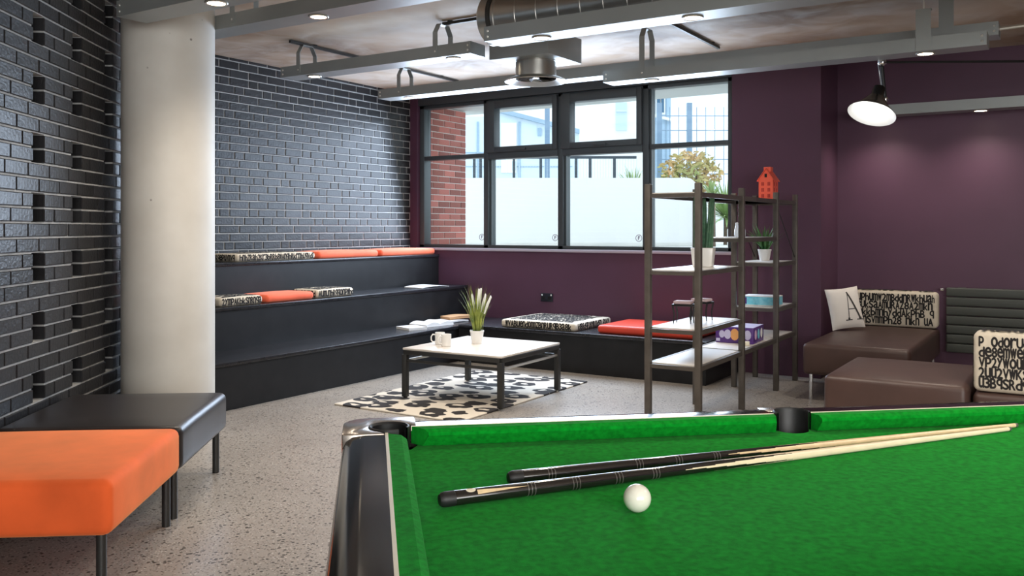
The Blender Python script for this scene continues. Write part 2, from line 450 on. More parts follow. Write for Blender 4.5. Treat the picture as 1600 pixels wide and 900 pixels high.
# window wall with its pier, the recessed wall beyond, and the walls out of view
ww = MB()
ww.box(XB-.2, XP, YW, YW+.26, 0, 1.085)
ww.box(-2.68, XP, YW, YR+.2, 1.085, ZC).box(-2.68, XP, YW+.26, YR+.2, 0, 1.085)
ww.box(XB-.2, -6.395, YW, YW+.26, 1.085, ZC)
struct('wall_window', ww, 'purple_paint', smooth=False)
struct('wall_recess', B(XP-.1, REAR2.x+.2, YR, YR+.2, 0, ZC), 'purple_paint', smooth=False)
def wall_open(name, p0, p1, h0, h1, margin, wn):
    """plain wall between two plan points with one wide glazed opening"""
    d = (p1-p0); L = d.length; ang = math.atan2(d.y, d.x); mm = Matrix.Translation(p0) @ Matrix.Rotation(ang, 4, 'Z')
    mb = MB().box(0, margin, -.2, 0, 0, ZC, m=mm).box(L-margin, L, -.2, 0, 0, ZC, m=mm)
    mb.box(margin, L-margin, -.2, 0, 0, h0, m=mm).box(margin, L-margin, -.2, 0, h1, ZC, m=mm)
    struct(name, mb, 'purple_paint', smooth=False)
    win = struct(wn, MB().box(margin, L-margin, -.14, -.06, h0, h0+.06, m=mm).box(margin, L-margin, -.14, -.06, h1-.06, h1, m=mm), 'frame_grey', smooth=False)
    n = 4
    for i in range(n+1):
        x = margin+(L-2*margin)*i/n
        MB().box(x-.03, x+.03, -.14, -.06, h0, h1, m=mm).build('mullion', 'frame_grey', win, smooth=False)
        if i < n: MB().box(x+.03, x+(L-2*margin)/n-.03, -.105, -.095, h0+.06, h1-.06, m=mm).build('pane', 'glass', win, smooth=False)
wall_open('wall_rear', REAR, REAR2, .6, 2.7, .8, 'window_2')  # window behind the viewer is unseen, added to let light in
struct('wall_right', B(REAR2.x, REAR2.x+.2, REAR2.y, YR, 0, ZC), 'purple_paint', smooth=False)
struct('trim_1', B(0, .03, -.03, .0, .52, ZC, m=mwl @ Matrix.Translation((4.07, 0, 0))), 'black_metal', 'thin black upright strip on the left brick wall', smooth=False)
struct('trim_3', B(-6.395, -2.68, YW+.02, YW+.26, 2.735, ZC), 'frame_grey', 'dark panel between the window head and the ceiling', smooth=False)
struct('trim_2', B(-6.395, -2.68, YW-.018, YW+.06, 1.075, 1.105), 'sill', 'pale window sill strip along the window wall', bevel=.004)

# window_1: dark frame, mullions with daylight painted into their sides, transoms, two top-hung sashes, eight panes
Z0, Z1, ZT = 1.105, 2.735, 2.125
F0, F1 = YW+.05, YW+.17
win = struct('window_1', B(-6.395, -2.68, F0, F1, Z0, Z0+.035).box(-6.395, -2.68, F0, F1, Z1-.04, Z1), 'frame_grey', 'wide dark grey framed window of eight panes', bevel=.004)
B(-6.395, -6.33, F0, F1, Z0, Z1).build('jamb', 'frame_grey_lit', win, bevel=.004)
B(-2.735, -2.68, F0, F1, Z0, Z1).build('jamb', 'frame_grey', win, bevel=.004)
MX = [-6.33, -5.50, -4.56, -3.60, -2.735]
for x in MX[1:4]:
    B(x, x+.062, F0, F1-.02, Z0, Z1).build('mullion', 'frame_grey', win, bevel=.004)
    B(x+.062, x+.082, F0+.035, F1, Z0+.035, Z1-.04).build('mullion_lit_side', 'frame_grey_lit', win, smooth=False)
for i in range(4):
    x0 = MX[i]+(.082 if i else 0); x1 = MX[i+1]
    if i in (0, 3):
        B(x0, x1, F0, F1, ZT-.02, ZT+.025).build('transom', 'frame_grey', win, bevel=.003)
        B(x0, x1, F1-.05, F1-.04, ZT+.025, Z1-.04).build('pane', 'glass', win, smooth=False)
    else:
        B(x0-.02, x1, F0-.01, F1, ZT-.045, ZT+.025).build('transom', 'frame_grey', win, bevel=.003)
        sa = MB(); s0 = .075
        a0, a1, b0, b1 = x0-.03, x1, ZT+.025, Z1-.02
        sa.box(a0, a0+s0+.03, F0-.03, F1-.03, b0, b1).box(a1-s0+.02, a1, F0-.03, F1-.03, b0, b1)
        sa.box(a0+s0+.03, a1-s0+.02, F0-.03, F1-.03, b0, b0+.06).box(a0+s0+.03, a1-s0+.02, F0-.03, F1-.03, b1-.085, b1)
        sh = sa.build('opening_sash', 'frame_grey', win, bevel=.004)
        B(a0+s0+.03, a1-s0+.02, F1-.06, F1-.05, b0+.06, b1-.085).build('pane', 'glass', sh, smooth=False)
        B((a0+a1)/2-.07, (a0+a1)/2+.07, F0-.05, F0-.03, b0+.015, b0+.035).build('sash_handle', 'frame_grey', sh, bevel=.004)
    B(x0, x1, F1-.05, F1-.04, Z0+.035, ZT-.02).build('pane', 'glass', win, smooth=False)
    if i < 3:
        mm = Matrix.Translation((x1-.07, F1-.052, 1.225)) @ Matrix.Rotation(R(90), 4, 'X')
        st = MB().lathe([(.030, -.001), (.036, -.001), (.036, .001), (.030, .001)], 24, mm, cap=False).build('sticker', 'sticker', win)
        text_mesh('F', .052, 'sticker_letter', 'sticker', st, mm, .002)

# ------------------------------------------------------------------ column
col = MB().lathe([(.276, 0), (.276, ZC)], 64)
c_ = tag(col.build('concrete_column', 'column_concrete'), 'round pale concrete column in front of the black brick corner', 'column'); c_.location = (-4.80, 3.52, 0)

# ------------------------------------------------------------------ tiered bleacher seat and window bench
XS = [-5.178, -5.68, -6.08]; ZS = [.352, .694, 1.03]
bl = thing('bleacher_seat', 'black three-tier bleacher seat along the back brick wall', 'bleacher', (-5.6, 6.0, 0))
def lwx(x): return CORNER.y + (x-CORNER.x)*(A_.y/A_.x) + .012*0     # y of the left wall at this x
def L0(x): return lwx(x)+.02
oo = Vector((5.6, -6.0, 0))
def off(mb, o=oo): mb.v = [tuple(Vector(q)+o) for q in mb.v]; return mb
zb = 0; xprev = None
for i in range(3):
    x = XS[i]; xb = XS[i+1] if i < 2 else XB+.004
    yend = YW-.004
    off(MB().prism([(x, L0(x)), (x, yend), (x-.03, yend), (x-.03, L0(x-.03))], zb, ZS[i]-.03)).build('riser', 'black_paint', bl, smooth=False)
    off(MB().prism([(x+.012, L0(x+.012)), (x+.012, yend), (xb-.02 if i < 2 else xb, yend), (xb-.02 if i < 2 else xb, L0(xb-.02 if i < 2 else xb))], ZS[i]-.03, ZS[i])).build('tread', 'black_tread', bl, bevel=.004)
    zb = ZS[i]
YB = 7.12; XE = -2.61; ZBn = .368
wb = thing('window_bench', 'low black bench along the window wall below the sill', 'bench', (-3.9, 7.5, 0)); ob = Vector((3.9, -7.5, 0))
off(B(XS[0]+.016, XE, YB, YB+.03, 0, ZBn-.03), ob).build('front_panel', 'black_paint', wb, smooth=False)
off(B(XE-.03, XE, YB+.03, YW-.004, 0, ZBn-.03), ob).build('end_panel', 'black_paint', wb, smooth=False)
off(B(XS[0]+.016, XE+.012, YB-.012, YW-.004, ZBn-.03, ZBn), ob).build('seat', 'black_tread', wb, bevel=.004)

def cushion(name, label, cat, loc, sx, sy, sz, material, printed=None, group=None, rz=0, seed=1):
    t = thing(name, label, cat, loc, rz, group)
    slab(sx, sy, sz, min(.028, sz*.42), .012).build('pad', material, t)
    if printed:
        e = .0015; fr = printed
        if fr == '+x':   # front edge faces +x
            letters(t, sy*.94, sz*.80, 1, seed, Matrix.Translation((sx/2+e, -sy*.47, sz*.12)) @ Matrix(((0,0,1,0),(1,0,0,0),(0,1,0,0),(0,0,0,1))))
            letters(t, sx*.86, sz*.80, 1, seed+3, Matrix.Translation((-sx*.43, -sy/2-e, sz*.12)) @ Matrix.Rotation(R(90), 4, 'X'))
        else:            # front edge faces -y
            letters(t, sx*.94, sz*.80, 1, seed, Matrix.Translation((-sx*.47, -sy/2-e, sz*.12)) @ Matrix.Rotation(R(90), 4, 'X'))
            letters(t, sy*.86, sz*.80, 1, seed+3, Matrix.Translation((sx/2+e, -sy*.43, sz*.12)) @ Matrix(((0,0,1,0),(1,0,0,0),(0,1,0,0),(0,0,0,1))))
        # top face: rows of letters following the crown
        mb = letters_mesh(sx*.84, sy*.84, max(3, round(sy/.085)), seed+9)
        mb.v = [(a-sx*.42, b-sy*.42, sz+.012*max(0, 1-(2*(a-sx*.42)/sx)**2)*max(0, 1-(2*(b-sy*.42)/sy)**2)+.002) for a, b, c in mb.v]
        tag(mb.build('printed_letters', 'print_black', t, smooth=False), kind='stuff')
    return t
cy = lambda a, b: (a+b)/2
z3, z2, z1 = ZS[2], ZS[1], ZS[0]
cushion('seat_cushion', 'letter-printed cream and black cushion on the top bleacher tier', 'cushion', (-6.275, cy(5.14, 6.10), z3), .36, .94, .068, 'cream_fabric', '+x', seed=11)
cushion('seat_cushion', 'orange cushion on the top bleacher tier beside the letter-printed cushion', 'cushion', (-6.275, cy(6.13, 7.00), z3), .36, .86, .068, 'orange_fabric')
cushion('seat_cushion', 'orange cushion at the window end of the top bleacher tier', 'cushion', (-6.28, cy(7.05, 7.96), z3), .36, .92, .068, 'orange_fabric')
cushion('seat_cushion', 'letter-printed cushion on the middle tier nearest the concrete column', 'cushion', (-5.865, cy(4.66, 5.12), z2), .29, .44, .070, 'cream_fabric', '+x', seed=21)
cushion('seat_cushion', 'orange cushion between two letter-printed ones on the middle tier', 'cushion', (-5.885, cy(5.15, 5.70), z2), .33, .55, .066, 'orange_fabric')
cushion('seat_cushion', 'letter-printed cushion on the middle tier towards the window', 'cushion', (-5.885, cy(5.73, 6.22), z2), .33, .48, .074, 'cream_fabric', '+x', seed=31)
cushion('bench_cushion', 'large letter-printed tan cushion on the low window bench', 'cushion', (-4.29, 7.55, ZBn), .82, .76, .075, 'cream_fabric', '-y', seed=41)
cushion('bench_cushion', 'large glossy red cushion on the window bench behind the shelving', 'cushion', (-3.20, 7.53, ZBn), .94, .66, .075, 'red_vinyl')

# papers, open book and magazines left on the tiers
def sheet_stack(name, label, cat, loc, rz, sx, sy, h, cover, block='paper', curl=0):
    t = thing(name, label, cat, loc, rz); n = 8; mb = MB()
    pts = [(-sx/2+sx*i/n, h+curl*math.sin(math.pi*i/n)) for i in range(n+1)]
    vs = []; 
    for x, z in pts: vs += [(x, -sy/2, max(0, z-h)), (x, sy/2, max(0, z-h)), (x, -sy/2, z), (x, sy/2, z)]
    fs = [(0,1,3,2), (4*n, 4*n+2, 4*n+3, 4*n+1)]
    for i in range(n):
        a = 4*i; b = a+4; fs += [(a+2,a+3,b+3,b+2), (a,b,b+1,a+1), (a,a+2,b+2,b), (a+1,b+1,b+3,a+3)]
    mb.add(vs, fs).build('page_block', block, t)
    mb2 = MB()
    for i in range(n):
        x0, q0 = pts[i]; x1, q1 = pts[i+1]
        mb2.add([(x0,-sy/2-.002,q0+.0008),(x1,-sy/2-.002,q1+.0008),(x1,sy/2+.002,q1+.0008),(x0,sy/2+.002,q0+.0008)], [(0,1,2,3)])
    mb2.build('cover', cover, t)
    return t
sheet_stack('paper_sheets', 'loose white papers at the window end of the middle tier', 'papers', (-5.86, 7.50, z2+.001), R(84), .42, .26, .006, 'paper', curl=.012)
def open_book():
    t = thing('open_book', 'open white book face up on the lowest tier', 'book', (-5.45, 7.05, z1+.001), R(80))
    for s in (-1, 1):
        mb = MB(); n = 8; vs = []
        for i in range(n+1):
            q = i/n; x = s*q*.18; z = .012+.028*math.sin(math.pi*(q*.85+.08))
            vs += [(x, -.13, 0), (x, .13, 0), (x, -.13, z), (x, .13, z)]
        fs = [(0,1,3,2), (4*n, 4*n+2, 4*n+3, 4*n+1)]
        for i in range(n):
            a = 4*i; b = a+4; fs += [(a+2,a+3,b+3,b+2), (a,b,b+1,a+1), (a,a+2,b+2,b), (a+1,b+1,b+3,a+3)]
        mb.add(vs, fs).build('page_block', 'paper', t)
    B(-.185, .185, -.135, .135, -.0008, .0012).build('cover', 'print_pale', t)
open_book()
sheet_stack('closed_book', 'pale closed book lying left of the open book on the lowest tier', 'book', (-5.39, 6.66, z1+.001), R(70), .20, .24, .022, 'print_pale')
sheet_stack('magazine', 'white magazine under the brown folder on the lowest tier', 'magazine', (-5.49, 7.42, z1+.001), R(82), .30, .24, .014, 'print_pale', curl=.006)
sheet_stack('brown_folder', 'tan cardboard folder at the corner end of the lowest tier', 'folder', (-5.47, 7.55, z1+.023), R(66), .34, .20, .024, 'kraft', 'kraft', curl=.01)

# ------------------------------------------------------------------ socket on the purple wall
t = thing('wall_socket', 'black double power socket on the purple wall above the window bench', 'socket', (-4.66, YW, .60))
B(-.073, .073, -.011, 0, -.043, .043).build('face_plate', 'socket', t, bevel=.003)
for s in (-1, 1):
    B(s*.036-.022, s*.036+.022, -.014, -.010, -.022, .012).build('outlet', 'black_metal', t, bevel=.002)
    B(s*.055-.006, s*.055+.006, -.016, -.010, .016, .034).build('switch', 'white_enamel', t, bevel=.001)

# ------------------------------------------------------------------ rug and coffee table
o = tag(slab(1.15, 1.88, .012, .005).build('leopard_rug', 'rug_leopard'), 'cream rug with dark leopard rings under the coffee table', 'rug'); o.location = (-4.10, 5.80, .0005)
ct = thing('coffee_table', 'square wooden-topped coffee table with dark steel legs on the rug', 'table', (-3.955, 5.78, .0125), R(1.5))
HS = .435; LT = .0205; ZL = .372
B(-HS-.015, HS+.015, -HS-.015, HS+.015, ZL-.004, ZL+.012).build('table_top', 'table_top', ct, bevel=.003)
fr = MB()
for s in (-1, 1):
    fr.box(-HS, HS, s*HS-LT, s*HS+LT, ZL-.038, ZL-.004); fr.box(s*HS-LT, s*HS+LT, -HS, HS, ZL-.038, ZL-.004)
fr.build('top_frame', 'dark_steel', ct, bevel=.002)
for sx in (-1, 1):
    for sy in (-1, 1):
        l = B(sx*HS-LT, sx*HS+LT, sy*HS-LT, sy*HS+LT, .006, ZL-.038).build('leg', 'dark_steel', ct, bevel=.002)
        MB().lathe([(.016, 0), (.018, .006)], 12, Matrix.Translation((sx*HS, sy*HS, 0))).build('foot', 'black_metal', l)
for s in (-1, 1):
    MB().tube([(-HS+LT, s*HS, .285), (HS-LT, s*HS, .285)], .011, 10).build('stretcher', 'dark_steel', ct)
    MB().tube([(s*HS, -HS+LT, .285), (s*HS, HS-LT, .285)], .011, 10).build('stretcher', 'trim_ring', ct)
ZTT = .0125+ZL+.012

def pot(parent, r0, r1, h, ribs=0, name='pot', material='ceramic'):
    prof = [(r0*.96, 0), (r0, .004), (r1, h-.012), (r1*1.05, h-.012), (r1*1.05, h), (r1*.93, h), (r1*.90, h-.02)]
    o = MB().lathe(prof, 28).build(name, material, parent)
    MB().lathe([(r1*.90, h-.022), (r1*.90, h-.019)], 20).build('soil', 'soil', o)
    return o
def blade(mb, base, az, lean, length, width, droop=0.0, n=6):
    """one strap leaf: curved, tapering, folded slightly along its midrib"""
    d = Vector((math.cos(az), math.sin(az), 0)); sd = Vector((-d.y, d.x, 0)); p = Vector(base); pts = []
    ang = lean
    for i in range(n+1):
        q = i/n; wv = width*(1-q**2.2)*(.55+.45*min(1, q*3))
        pts.append((p.copy(), wv)); p = p + (d*math.sin(ang)+Vector((0, 0, 1))*math.cos(ang))*(length/n); ang += droop/n
    vs = []
    for c, wv in pts: vs += [c-sd*wv/2, c-d*wv*.12, c+sd*wv/2]
    fs = []
    for i in range(n):
        a = 3*i; fs += [(a, a+1, a+4, a+3), (a+1, a+2, a+5, a+4)]
    mb.add(vs, fs)
gp = thing('potted_grass', 'tall flowering grass in a small white pot on the coffee table', 'potted plant', (-4.055, 5.84, ZTT))
pot(gp, .043, .055, .105, 0)
mb = MB(); rnd = random.Random(5)
for i in range(110):
    az = rnd.uniform(0, 6.28); rr = rnd.uniform(0, .03); blade(mb, (rr*math.cos(az), rr*math.sin(az), .085), az+rnd.uniform(-.5, .5), rnd.uniform(.0, .26), rnd.uniform(.17, .42), rnd.uniform(.006, .011), rnd.uniform(0, .7))
mb.build('grass_blades', 'leaf_green', gp)
RV = Vector((math.cos(TH), math.sin(TH), 0))
for lx, h, bx in ((-.035, .40, -.008), (.015, .44, .002), (.03, .445, .01), (.062, .40, .03), (.10, .385, .045)):
    p0 = RV*bx+Vector((0, 0, .10)); p2 = RV*lx*1.1+Vector((0, 0, h)); p1 = RV*(lx*.6)+Vector((0, 0, h*.62))
    st = MB().tube([p0, p1], [.0018, .0018], 6).build('flower_spike', 'leaf_green', gp)
    MB().tube([p1, p1*.5+p2*.5, p2-Vector((0, 0, .012)), p2], [.008, .0115, .008, .005], 8).build('bloom', 'flower_white', st)
def mug(label, x, y, hz):
    t = thing('mug', label, 'mug', (x, y, ZTT), hz)
    MB().lathe([(.036, 0), (.039, .003), (.040, .093), (.0375, .095), (.036, .093), (.035, .006)], 28).build('cup', 'ceramic', t)
    MB().tube([(-.038+.002, 0, .078), (-.058, 0, .080), (-.070, 0, .062), (-.070, 0, .036), (-.058, 0, .020), (-.036, 0, .020)], .0055, 8).build('handle', 'ceramic', t)
mug('white mug with open round handle, further from the table edge', -4.275, 5.64, TH+.15)
mug('white mug nearest the table edge in front of the other', -4.165, 5.575, TH+.5)

# ------------------------------------------------------------------ steel shelving unit, set end-on to the window wall
SX = (-2.40, -2.05); SY = (5.46, 6.34, 7.22, 7.80)
sh = thing('shelving_unit', 'tall open dark steel shelving unit with pale boards by the window bench', 'shelves', (-2.225, 6.63, 0)); so = Vector((2.225, -6.63, 0)); pw = .02
for y in SY:
    for x in SX:
        off(B(x-pw, x+pw, y-pw, y+pw, 0, 1.615), so).build('post', 'shelf_steel', sh, bevel=.002)
def board(y0, y1, z, x0=SX[0], x1=SX[1]):
    b = off(B(x0+pw, x1-pw, y0+pw, y1-pw, z-.004, z+.004), so).build('shelf_board', 'shelf_board', sh, smooth=False)
    e = MB().box(x0+pw, x1-pw, y0-.012, y0+.012, z-.030, z-.004).box(x0+pw, x1-pw, y1-.012, y1+.012, z-.030, z-.004)
    e.box(x0-.012, x0+.012, y0+pw, y1-pw, z-.030, z+.002).box(x1-.012, x1+.012, y0+pw, y1-pw, z-.030, z+.002)
    off(e, so).build('edge_frame', 'shelf_steel', b, smooth=False)
for a, b in zip(SY[:-1], SY[1:]):
    board(a, b, 1.555); board(a, b, .425)
board(SY[0], SY[1], 1.044); board(SY[0], SY[1], .66)
board(SY[1], SY[2], 1.25)
board(SY[2], SY[3], 1.04); board(SY[2], SY[3], .67)
for a, b in (((SX[1], SY[2], 1.52), (SX[1], SY[3], 1.06)), ((SX[0], SY[2], 1.52), (SX[0], SY[3], 1.06))):
    off(MB().tube([a, b], .004, 6), so).build('cross_brace', 'black_metal', sh)

# things on the shelves
cp = thing('potted_cactus', 'tall green cactus in a white square pot on the near upper shelf', 'potted plant', (-2.245, 6.075, 1.048), R(12))
MB().add([(-.066,-.066,0),(.066,-.066,0),(.066,.066,0),(-.066,.066,0),(-.078,-.078,.135),(.078,-.078,.135),(.078,.078,.135),(-.078,.078,.135)],
         [(3,2,1,0),(4,5,6,7),(0,1,5,4),(1,2,6,5),(2,3,7,6),(3,0,4,7)]).build('pot', 'ceramic', cp, bevel=.006)
B(-.068, .068, -.068, .068, .130, .1365).build('soil', 'soil', cp)
for (x, y, tx, ty, h, r) in ((-.036, -.01, -.012, 0, .42, .031), (.038, .01, .022, 0, .40, .030), (.0, .035, .0, .02, .36, .026)):
    mb = MB(); n = 20; rings = []
    for i in range(11):
        q = i/10; rr = r*(1-.42*q)*(1 if q < .93 else .6); c = Vector((x+tx*q*1.2, y+ty*q, .13+h*q))
        rings.append([c+Vector((math.cos(2*math.pi*k/n), math.sin(2*math.pi*k/n), 0))*rr*(1 if k % 2 else .82) for k in range(n)])
    vs = [v for rg in rings for v in rg]; fs = [(i*n+k, i*n+(k+1) % n, (i+1)*n+(k+1) % n, (i+1)*n+k) for i in range(10) for k in range(n)]
    mb.add(vs, fs + [tuple(range(10*n, 11*n))]).build('cactus_stem', 'cactus', cp)
pp = thing('potted_fern', 'bushy green plant in a white tapered pot on the far shelf', 'potted plant', (-2.245, 7.56, 1.044))
pot(pp, .040, .055, .10)
mb = MB(); rnd = random.Random(9)
for i in range(60):
    az = rnd.uniform(0, 6.28); rr = rnd.uniform(0, .03)
    blade(mb, (rr*math.cos(az), rr*math.sin(az), .085), az, rnd.uniform(.05, .75), rnd.uniform(.12, .26), rnd.uniform(.014, .024), rnd.uniform(.1, .9))
mb.build('leaves', 'leaf_dark', pp)
hs = thing('toy_house', 'bright red tin house ornament on top of the shelving', 'ornament', (-2.195, 7.50, 1.5595), R(0))
hw, hd, hh, hr = .060, .075, .175, .085
MB().prism([(-hw, 0), (hw, 0), (hw, hh), (0, hh+hr), (-hw, hh)], -hd, hd, m=Matrix.Rotation(R(90), 4, 'X')).build('house_body', 'red_tin', hs, smooth=False)
for s in (-1, 1):
    MB().add([(s*(hw+.014), -hd-.01, hh-.016), (0, -hd-.01, hh+hr+.004), (0, hd+.01, hh+hr+.004), (s*(hw+.014), hd+.01, hh-.016),
              (s*(hw+.014), -hd-.01, hh-.010), (0, -hd-.01, hh+hr+.010), (0, hd+.01, hh+hr+.010), (s*(hw+.014), hd+.01, hh-.010)],
             [(0,1,2,3),(4,5,6,7),(0,1,5,4),(1,2,6,5),(2,3,7,6),(3,0,4,7)]).build('roof_slope', 'red_tin', hs, smooth=False)
B(-.030, .030, -.035, .035, hh+hr-.02, hh+hr+.022).build('roof_cap', 'red_tin', hs, bevel=.002)
B(-.010, .010, -hd-.002, -hd, hh+.018, hh+.048).build('gable_hole_shade', 'hole_shade', hs, smooth=False)  # flat black patch painted as the shade in the gable hole
for r_ in range(3):
    for c in (-1, 1):
        for (dx, dz) in ((-.006, 0), (.006, 0)):
            B(c*.026+dx-.005, c*.026+dx+.005, -hd-.0012, -hd, .022+r_*.05, .052+r_*.05).build('window_recess_shade', 'red_tin_shaded', hs, smooth=False)  # flat darker plates painted as shaded window recesses
        B(hw, hw+.0012, c*.035-.009, c*.035+.009, .022+r_*.05, .052+r_*.05).build('window_recess_shade', 'red_tin_shaded', hs, smooth=False)
mb_ = mat('clear_glass', (.80, .86, .92), .05, spec=.8)
for (dx, dy) in ((-.022, 0), (.024, .008)):
    t = thing('glass_bottle', 'small clear glass bottle on the middle shelf, %s of the pair' % ('left' if dx < 0 else 'right'), 'bottle', (-2.215+dx, 6.80+dy, 1.2545), group='small glass bottles on the shelf')
    MB().lathe([(.014, 0), (.019, .01), (.020, .05), (.012, .085), (.008, .10)], 16).build('body', 'clear_glass', t)
    MB().lathe([(.009, .10), (.010, .108), (.006, .116)], 12).build('stopper', 'white_enamel', t)
t = thing('boxed_game', 'pale blue boxed game lying flat on the lower far shelf', 'box', (-2.225, 7.43, .6745), R(2))
B(-.145, .145, -.10, .10, 0, .083).build('box', 'paper', t, bevel=.002)
B(-.135, .135, -.1012, -.1, .008, .075).build('front_print', 'blue_print', t, smooth=False)
B(.145, .1462, -.09, .09, .008, .075).build('side_print', 'blue_print', t, smooth=False)
B(-.125, -.105, -.1022, -.1012, .014, .068).build('emblem', 'purple_print', t, smooth=False)
t = thing('board_game_box', 'purple printed board game box on the long bottom shelf', 'box', (-2.235, 6.88, .4295), R(3))
B(-.15, .145, -.17, .15, 0, .125).build('box', 'purple_print', t, bevel=.003)
B(-.148, .143, -.168, .148, .125, .1262).build('lid_print', 'print_lilac', t, smooth=False)
rnd = random.Random(3)
for i, mname in enumerate(('print_lilac', 'print_lilac', 'print_orange', 'print_pink', 'print_lilac')):
    cx = (-.10, -.055, .00, .05, .10)[i]
    q = MB().lathe([(.022+.006*(i % 3), 0), (.022+.006*(i % 3), .0012)], 12, Matrix.Translation((cx, -.17, .068)) @ Matrix.Rotation(R(90), 4, 'X') @ Matrix.Diagonal((1, 1.35, 1, 1)))
    q.build('front_print', mname, t, smooth=False)
for i, mname in enumerate(('print_pink', 'blue_print', 'paper')):
    MB().lathe([(.03, 0), (.03, .0012)], 12, Matrix.Translation((.145, -.10+.09*i, .066)) @ Matrix.Rotation(R(90), 4, 'Y') @ Matrix.Diagonal((1.3, 1, 1, 1))).build('side_print', mname, t, smooth=False)
B(-.145, -.115, -.1712, -.17, .012, .035).build('corner_logo', 'print_lilac', t, smooth=False)
t = thing('card_bundle', 'small cream bundle of cards in front of the purple game box', 'cards', (-2.13, 6.64, .4295), R(20))
B(-.04, .04, -.03, .03, 0, .030).build('card_block', 'inlay', t, bevel=.002)
B(-.041, .041, -.008, .008, -.0002, .0312).build('band', 'paper', t, smooth=False)
def stool(label, x, y, rz):
    t = thing('miniature_stool', label, 'ornament', (x, y, .6645), rz, 'miniature stools on the shelf')
    for a in (-1, 1):
        for b in (-1, 1):
            MB().tube([(a*.060, b*.045, 0), (a*.055, b*.045, .06), (a*.066, b*.05, .128)], [.003, .0055, .0065], 8).build('leg', 'black_metal', t)
    B(-.072, .072, -.056, .056, .120, .134).build('seat_frame', 'black_metal', t, bevel=.003)
    slab(.125, .10, .022, .009).build('seat_pad', 'pale_pink', t).location = (0, 0, .134)
stool('miniature black stool with pale pink pad, nearer the shelf end', -2.285, 5.80, R(8)); stool('miniature black stool with pale pink pad, further along the shelf', -2.255, 6.07, R(-6))

# ------------------------------------------------------------------ brown seating by the recessed wall, radiator
def seat_module(name, label, x0, x1, y0, y1, ztop, zbot, material, legm='chrome', cat='seat', loc=None, rz=0, inset=.055, legr=.014):
    if loc is None: loc = ((x0+x1)/2, (y0+y1)/2, 0)
    t = thing(name, label, cat, loc, rz); sx, sy = x1-x0, y1-y0
    s = slab(sx, sy, ztop-zbot, .036, .012); s.v = [(a, b, c+zbot) for a, b, c in s.v]; s.build('seat', material, t)
    for a in (-1, 1):
        for b in (-1, 1):
            MB().tube([(a*(sx/2-inset), b*(sy/2-inset), 0), (a*(sx/2-inset), b*(sy/2-inset), zbot+.004)], legr, 14).build('leg', legm, t)
    return t
s1 = seat_module('leather_daybed', 'brown leather seat with the letter pillow beside the purple pier', -1.77, -1.0, 6.93, 8.62, .44, .20, 'brown_leather', cat='sofa')
def letter_back(parent, w_, d_, h_, loc, rows, seed):
    s = slab(w_, d_, h_, .035, .006); s.v = [(a+loc[0], b+loc[1], c+loc[2]) for a, b, c in s.v]
    o = s.build('backrest', 'cream_fabric', parent)
    letters(o, w_*.94, h_*.86, rows, seed, Matrix.Translation((loc[0]-w_*.47, loc[1]-d_/2-.0015, loc[2]+h_*.07)) @ Matrix.Rotation(R(90), 4, 'X'))
    letters(o, d_*.8, h_*.86, rows, seed+1, Matrix.Translation((loc[0]-w_/2-.0015, loc[1]+d_*.4, loc[2]+h_*.07)) @ Matrix(((0,0,-1,0),(-1,0,0,0),(0,1,0,0),(0,0,0,1))))
    letters(o, w_*.92, d_*.72, 1, seed+2, Matrix.Translation((loc[0]-w_*.46, loc[1]-d_*.36, loc[2]+h_+.0085)))
    return o
letter_back(s1, .76, .15, .315, (0, 8.53-7.775, .446), 4, 51)
seat_module('leather_ottoman', 'brown leather ottoman between the pool table and the seat with pillow', -1.28, -.50, 5.50, 6.42, .44, .12, 'brown_leather', cat='ottoman')
s3 = seat_module('leather_chair', 'brown leather seat with letter-printed low backrest behind the pool table', -.485, .45, 5.58, 6.45, .40, .12, 'brown_leather', cat='sofa')
letter_back(s3, .93, .17, .335, (0, -.345, .405), 5, 61)

# pillow with a serif letter A
pl = thing('letter_pillow', 'cream pillow with a large black letter A leaning in the seat corner', 'pillow', (-1.675, 7.98, .632), 0)
pl.rotation_euler = Euler((R(-14), R(-7), R(30)), 'XYZ'); PWd, PHt = .14, .18
def ph(u, v): return .055*(max(0, 1-abs(u)**3)*max(0, 1-abs(v)**3))**.55
def corner(u, v): return (1-.05*(1-v*v)*abs(u)**2, 1-.05*(1-u*u)*abs(v)**2)
mb = MB(); n = 18; vs = []; fs = []
for s in (-1, 1):
    b0 = len(vs)
    for i in range(n+1):
        for j in range(n+1):
            u = -1+2*i/n; v = -1+2*j/n; cu_, cv = corner(u, v); vs.append((u*PWd*cu_, s*(ph(u, v)+.002), v*PHt*cv))
    for i in range(n):
        for j in range(n):
            a = b0+i*(n+1)+j; fs.append((a, a+1, a+n+2, a+n+1))
mb.add(vs, fs).build('cover', 'pillow_white', pl)
mb = MB()
def stroke(p, q, w0, w1):
    k = 10; p = Vector(p); q = Vector(q); d = (q-p).normalized(); nn = Vector((-d.y, d.x))
    vs = []
    for i in range(k+1):
        c = p+(q-p)*i/k; hw_ = (w0+(w1-w0)*i/k)/2
        for s in (-1, 1):
            e = c+nn*hw_*s; u, v = e.x, e.y; cu_, cv = corner(u, v); vs.append((u*PWd*cu_, -(ph(u, v)+.0045), v*PHt*cv))
    mb.add(vs, [(2*i, 2*i+1, 2*i+3, 2*i+2) for i in range(k)])
stroke((.20, .74), (.02, -.58), .035, .05); stroke((.17, .76), (.74, -.58), .085, .12); stroke((.10, -.10), (.54, -.10), .04, .04)
stroke((-.18, -.62), (.22, -.62), .05, .05); stroke((.50, -.62), (.93, -.62), .05, .05)
stroke((-.03, -.56), (.09, -.56), .10, .10); stroke((.64, -.56), (.82, -.56), .10, .10)
mb.build('letter_a', 'pillow_ink', pl)

